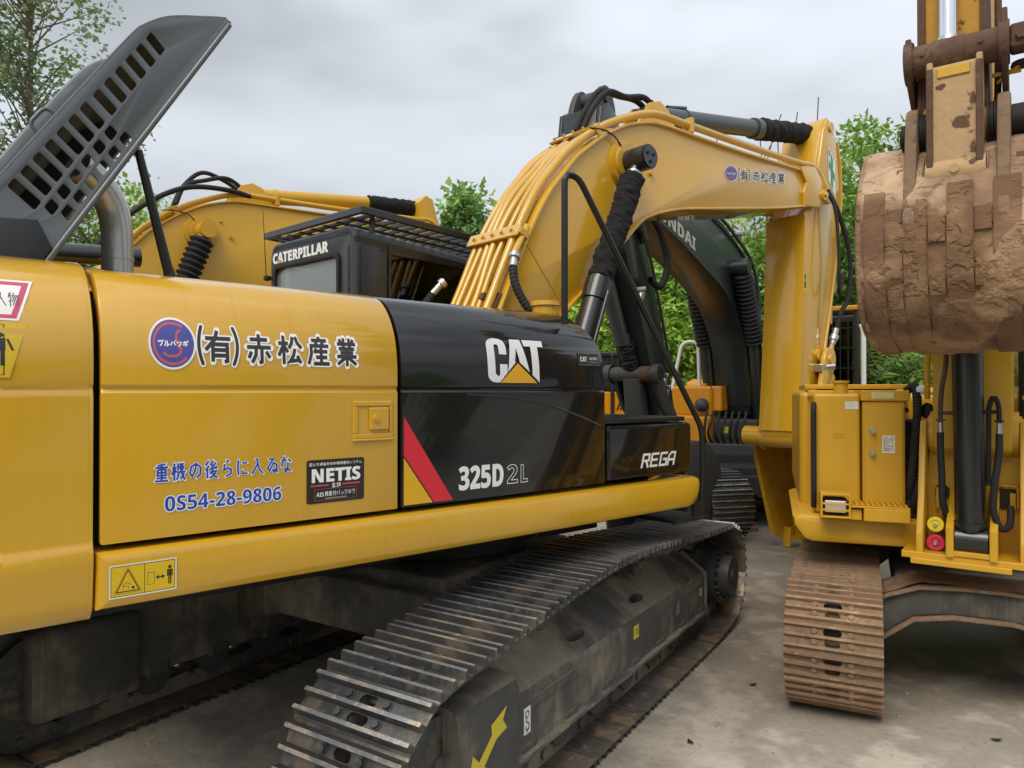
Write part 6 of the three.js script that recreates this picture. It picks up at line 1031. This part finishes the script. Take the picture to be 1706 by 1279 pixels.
  // cab with front grille
  const cab = put('cab', [bx(0.08, 1.9, 0.08, 0.02, 2.1, -0.64, 0.02), bx(0.08, 1.9, 0.08, 0.02, 2.1, -1.62, 0.02), bx(0.08, 1.9, 0.08, -1.5, 2.1, -0.64, 0.02), bx(0.08, 1.9, 0.08, -1.5, 2.1, -1.62, 0.02), bx(1.62, 0.1, 1.08, -0.74, 3.06, -1.13, 0.04), bx(1.6, 0.7, 0.06, -0.74, 1.45, -0.64, 0.02), bx(0.06, 0.75, 1.04, 0.02, 1.48, -1.13, 0.02), bx(1.6, 0.7, 0.06, -0.74, 1.45, -1.62, 0.02), bx(0.06, 0.1, 1.0, 0.03, 2.95, -1.13, 0.02)], mats.cabBlack, e); cab.position.z = -0.2;
  put('front_window', bx(0.008, 1.12, 0.94, 0.02, 2.38, -1.13, 0), mats.tint, cab); put('side_window', bx(1.46, 1.12, 0.008, -0.74, 2.38, -1.63, 0), mats.tint, cab); put('side_window', bx(1.46, 1.12, 0.008, -0.74, 2.38, -0.64, 0), mats.tint, cab);
  put('roof_trim', [bx(1.66, 0.07, 0.06, -0.74, 3.10, -1.66, 0.02), bx(0.06, 0.07, 1.1, 0.06, 3.10, -1.13, 0.02)], mats.orange, cab);
  const gbar = shared(bx(0.012, 1.1, 0.014, 0, 0, 0, 0)), gb2 = shared(bx(0.012, 0.014, 0.98, 0, 0, 0, 0)); for (let k = 0; k < 9; k++) { const m = put('grille_bar', gbar, mats.cabBlack, cab); m.position.set(0.09, 2.4, -0.72 - k * 0.102); } for (let k = 0; k < 4; k++) { const m = put('grille_bar', gb2, mats.cabBlack, cab); m.position.set(0.1, 1.98 + k * 0.28, -1.13); }
  put('grab_rail', pipe([[-0.02, 2.85, -1.68], [0.04, 2.8, -1.72], [0.04, 1.9, -1.72], [-0.02, 1.84, -1.68]], 0.035, 0.06, 24, 10), mats.white, cab);
  // undercarriage
  const shoe = shoeGeo(0.2, 0.6, 0.024, false), ctrl = loop(-1.45, 0.45, 0.40, 1.45, 0.45, 0.40, [[1.0, 0.87], [0.4, 0.89], [-0.4, 0.89], [-1.0, 0.87]], 0.038), W3 = 50.5 * D, atW = (m) => { m.rotation.y = W3; return m; };
  for (const s of [1, -1]) { const z = s * 1.05; makeTrack(e, ctrl, 0.2, z, shoe, mats.steel, W3, false); atW(put('track_frame', [bx(2.5, 0.3, 0.34, 0, 0.45, z, 0.05)], mats.underMud, e)); atW(put('idler', cy([1.45, 0.45, z - 0.1], [1.45, 0.45, z + 0.1], 0.3, 0.3, 26), mats.rawSteel, e)); atW(put('sprocket', cy([-1.45, 0.45, z - 0.2], [-1.45, 0.45, z + 0.2], 0.28, 0.28, 26), mats.under, e)); }
  atW(put('car_body', [bx(0.3, 0.28, 1.8, 0.9, 0.62, 0, 0.03), bx(0.3, 0.28, 1.8, -0.9, 0.62, 0, 0.03), bx(1.9, 0.25, 1.1, 0, 0.76, 0, 0.04), cy([0, 0.8, 0], [0, 1.0, 0], 0.6, 0.6, 30)], mats.under, e));
}
// ================================================================ yellow excavator standing behind the near one
{
  const e = thing('excavator', 'yellow excavator behind the black cab, only its arched boom and cylinder in view', 'excavator', [-5.11, 0, -7.52], 40.4 * D);
  const b = makeBoom(e, mats.yellowWorn, mats.black, { bot: boomBot.map(([x, y]) => [x, y - 0.55 * sstep(0.6, 1.8, x) * sstep(4.7, 3.6, x)]) });
  put('hose', tube([[0.35, 3.1, 0.3], [0.62, 3.55, 0.32], [1.0, 3.98, 0.32], [1.5, 4.3, 0.3], [2.0, 4.36, 0.28], [2.25, 4.33, 0.28]], 0.03, 40, 10), mats.rubber, b);
  for (const z of [0.06, -0.06]) put('hose', ribbed([[1.45, 4.15, z], [1.55, 4.38, z], [1.78, 4.55 - z, z], [2.05, 4.56, z], [2.3, 4.42, z]], 0.026, 40, 0.06), mats.rubber, b);
  for (const s of [1, -1]) {
    const z = s * 0.44, pin = [1.678, 3.806, z], mid = [1.42, 3.1, z], foot = [0.80, 1.72, z];
    const c = put('boom_cylinder', [cy(foot, mid, 0.092, 0.092, 22), cy([pin[0], pin[1], z - 0.09], [pin[0], pin[1], z + 0.11], 0.10, 0.10, 24), cy(pin, lerp3(pin, mid, 0.18), 0.07, 0.06, 18)], mats.yellowWorn, e);
    put('bellows_boot', bellowsGeo(lerp3(pin, mid, 0.15), mid, 0.125, 9, 0.2), mats.rubber, c);
  }
  const a = [2.40, 4.42, 0], m = [4.0, 4.60, 0], t = [4.85, 4.66, 0];
  const c = put('stick_cylinder', [cy(a, m, 0.095, 0.095, 24), cy([a[0], a[1], -0.1], [a[0], a[1], 0.1], 0.11, 0.11, 20), cy(lerp3(a, m, 0.17), lerp3(a, m, 0.18), 0.104, 0.104, 22)], mats.yellowWorn, e); put('sleeve', sleeve(m, lerp3(m, t, 0.95), 0.115, 360, 0.18), mats.cloth, c);
  put('stick', [pl([[4.74, 4.70], [4.86, 4.82], [4.98, 4.78], [5.06, 4.5], [5.3, 4.1], [5.5, 3.3], [5.6, 2.0], [5.4, 1.6], [5.2, 1.7], [5.0, 3.2], [4.82, 4.1]], -0.22, 0.22, 0.008)], mats.yellowWorn, e);
  put('bucket', [ribbon(spl([[5.3, 1.6], [5.8, 1.6], [6.2, 1.2], [6.2, 0.6], [5.8, 0.1], [5.4, 0.05]], 5), 0.03, -0.55, 0.55), ...[-0.55, 0.55].map((z) => pl([[5.3, 1.6], [5.8, 1.6], [6.2, 1.2], [6.2, 0.6], [5.8, 0.1], [5.4, 0.05], [5.3, 0.9]], z - 0.015, z + 0.015, 0.004))], mats.yellowWorn, e);
  put('house_body', [bx(3.2, 1.15, 2.6, -0.9, 1.75, 0, 0.12), bx(0.8, 1.0, 2.6, -2.6, 1.6, 0, 0.3)], mats.yellowWorn, e);
  put('muffler', cy([-0.25, 3.25, 1.0], [0.85, 3.31, 1.0], 0.10, 0.10, 20), mats.cylBlack, e); put('muffler_bracket', [bx(0.08, 0.95, 0.06, -0.1, 2.75, 1.0, 0.01), bx(0.08, 0.95, 0.06, 0.6, 2.75, 1.0, 0.01), bx(1.0, 0.1, 0.5, 0.25, 3.06, 0.95, 0.02, [0, 0, -0.05])], mats.yellowWorn, e);
  put('cab', [bx(1.6, 1.0, 0.95, 0.45, 1.95, -0.85, 0.08), bx(1.5, 0.5, 0.9, 0.45, 2.6, -0.85, 0.08)], mats.cabBlack, e);
  const shoe = shoeGeo(0.2, 0.6, 0.024, false), ctrl = loop(-1.95, 0.43, 0.385, 1.95, 0.43, 0.385, [[1.2, 0.88], [0.4, 0.92], [-0.4, 0.92], [-1.2, 0.88]], 0.038);
  for (const s of [1, -1]) { makeTrack(e, ctrl, 0.2, s * 1.2, shoe, mats.steel, 0, false); put('track_frame', bx(3.3, 0.3, 0.34, 0, 0.45, s * 1.2, 0.05), mats.underMud, e); put('idler', cy([1.95, 0.43, s * 1.2 - 0.1], [1.95, 0.43, s * 1.2 + 0.1], 0.3, 0.3, 24), mats.rawSteel, e); put('sprocket', cy([-1.95, 0.43, s * 1.2 - 0.2], [-1.95, 0.43, s * 1.2 + 0.2], 0.28, 0.28, 24), mats.under, e); }
  put('car_body', [bx(2.0, 0.4, 2.0, 0, 0.7, 0, 0.05), cy([0, 0.85, 0], [0, 1.22, 0], 0.6, 0.6, 30)], mats.under, e);
}
// ================================================================ machine glimpsed in the gap beside the black panel
{
  const e = thing('excavator', 'orange machine with louvred panel and dark cab glimpsed beyond the black storage box', 'excavator', [1.15, 0, -14.3], -90 * D);
  put('house_body', [bx(2.6, 1.0, 2.36, -0.4, 1.3, 0, 0.1), bx(2.2, 0.2, 2.0, -0.2, 0.9, 0, 0.03)], mats.orange, e);
  const pn = put('side_panel', bx(0.05, 0.60, 0.74, 0.93, 1.62, -0.80, 0.02), mats.orange, e);
  const lv = shared(bx(0.02, 0.24, 0.03, 0, 0, 0, 0.004)); for (let k = 0; k < 5; k++) { const m = put('louvre', lv, mats.interior, pn); m.position.set(0.96, 1.70, -1.10 + k * 0.062); m.rotation.x = -0.35; }
  put('cab', [bx(0.07, 1.3, 0.07, 0.97, 1.98, -0.72, 0.02), bx(0.07, 1.3, 0.07, 0.97, 1.98, 0.4, 0.02), bx(0.08, 0.08, 1.95, 0.95, 2.62, -0.2, 0.02), bx(0.07, 0.07, 1.95, 0.95, 2.3, -0.2, 0.02), bx(1.3, 0.7, 1.9, 0.3, 2.28, -0.2, 0.06)], mats.cabBlack, e);
  put('yellow_arm', pipe([[1.05, 1.3, -1.22], [1.10, 1.55, -1.20], [1.08, 1.85, -1.30]], 0.06, 0.2, 20, 10), mats.lemon, e);
  const ctrl = loop(-1.3, 0.4, 0.36, 1.3, 0.4, 0.36, [[0.7, 0.8], [0, 0.8], [-0.7, 0.8]], 0.035), shoe = shoeGeo(0.18, 0.5, 0.02, false);
  for (const s of [1, -1]) { makeTrack(e, ctrl, 0.18, s * 0.95, shoe, mats.steel, 0, false); put('track_frame', bx(2.4, 0.3, 0.3, 0, 0.4, s * 0.95, 0.04), mats.underMud, e); }
  put('car_body', bx(1.5, 0.4, 1.6, 0, 0.62, 0, 0.05), mats.under, e);
}
// ================================================================ far and small things
{ // lattice pylon far off
  const t = thing('power_pylon', 'faint lattice power pylon far beyond the cab guard', 'pylon', [-9.3, 0, -80]);
  const H = 19.6, w = (y) => 2.2 * (1 - y / H) + 0.35, s = 0.045, L = [];
  for (const [a, b] of [[1, 1], [1, -1], [-1, 1], [-1, -1]]) L.push(cy([a * w(0), 0, b * w(0)], [a * w(H), H, b * w(H)], s, s, 4));
  for (let y = 0; y < H - 1; y += 2.2) for (const [a, b, c, d] of [[1, 1, -1, 1], [-1, 1, -1, -1], [-1, -1, 1, -1], [1, -1, 1, 1]]) { L.push(cy([a * w(y), y, b * w(y)], [c * w(y + 2.2), y + 2.2, d * w(y + 2.2)], s * 0.7, s * 0.7, 4), cy([c * w(y), y, d * w(y)], [a * w(y + 2.2), y + 2.2, b * w(y + 2.2)], s * 0.7, s * 0.7, 4)); }
  put('mast', L, mats.zinc, t);
  for (const y of [H - 0.8, H - 3]) put('cross_arm', [cy([-3.4, y, 0], [3.4, y, 0], s, s, 4), cy([-3.4, y, 0], [0, y + 0.9, 0], s * 0.7, s * 0.7, 4), cy([3.4, y, 0], [0, y + 0.9, 0], s * 0.7, s * 0.7, 4)], mats.zinc, t);
}
{ // bare twigs above the boom
  const t = thing('bare_shrub', 'bare thin twigs rising behind the sleeved stick cylinder', 'shrub', [6.1, 0, -16.4]);
  const r = rng(88); for (let k = 0; k < 9; k++) { const x = (r() - 0.5) * 2.6, h = 7.6 + 1.6 * r(); put('twig', [tube([[x * 0.3, 0, 0], [x * 0.7, h * 0.6, 0.1], [x, h * 0.85, 0], [x + (r() - 0.3) * 0.8, h, 0]], 0.014, 14, 5)], mats.bark, t); }
}
tag(put('brick', [bx(0.24, 0.06, 0.11, 3.28, 0.031, -9.9, 0.008, [0, 0.3, 0]).translate(0, 0, 0)], std({ color: RGB(0.20, 0.085, 0.05), roughness: 0.95, bumpMap: lump, bumpScale: 0.01 }), scene), 'single reddish brick lying on the ground beyond the crawler', 'brick');
tag(put('stone', new THREE.IcosahedronGeometry(0.05, 1).scale(1.4, 0.5, 1).translate(3.62, 0.02, -9.6), std({ color: RGB(0.32, 0.28, 0.22), roughness: 1 }), scene), 'pale flat stone beside the brick', 'stone');
[[2.66, -4.0, 'small dark leaf at the foot of the muddy crawler'], [2.5, -3.55, 'curled dark leaf near the bottom edge right of centre'], [1.25, -5.4, 'small dark leaf midway between the two crawlers'], [1.62, -4.75, 'tiny dark leaf left of the muddy crawler'], [0.98, -4.0, 'dark scrap of leaf beside the near crawler']].forEach(([x, z, label], i) => { const L = new Leaves(900 + i); L.add(V(0, 0.012, 0), V(0.9, 0.1, 0.3).normalize(), V(-0.3, 0, 0.9).normalize(), 0.07, 0.035, new THREE.Color().setRGB(0.05, 0.035, 0.02)); const m = put('fallen_leaf', L.geo(), LEAF, scene); m.position.set(x, 0, z); m.rotation.y = i * 1.3; tag(m, label, 'leaf', 'fallen leaves on the yard'); });
renderer.render(scene, camera);
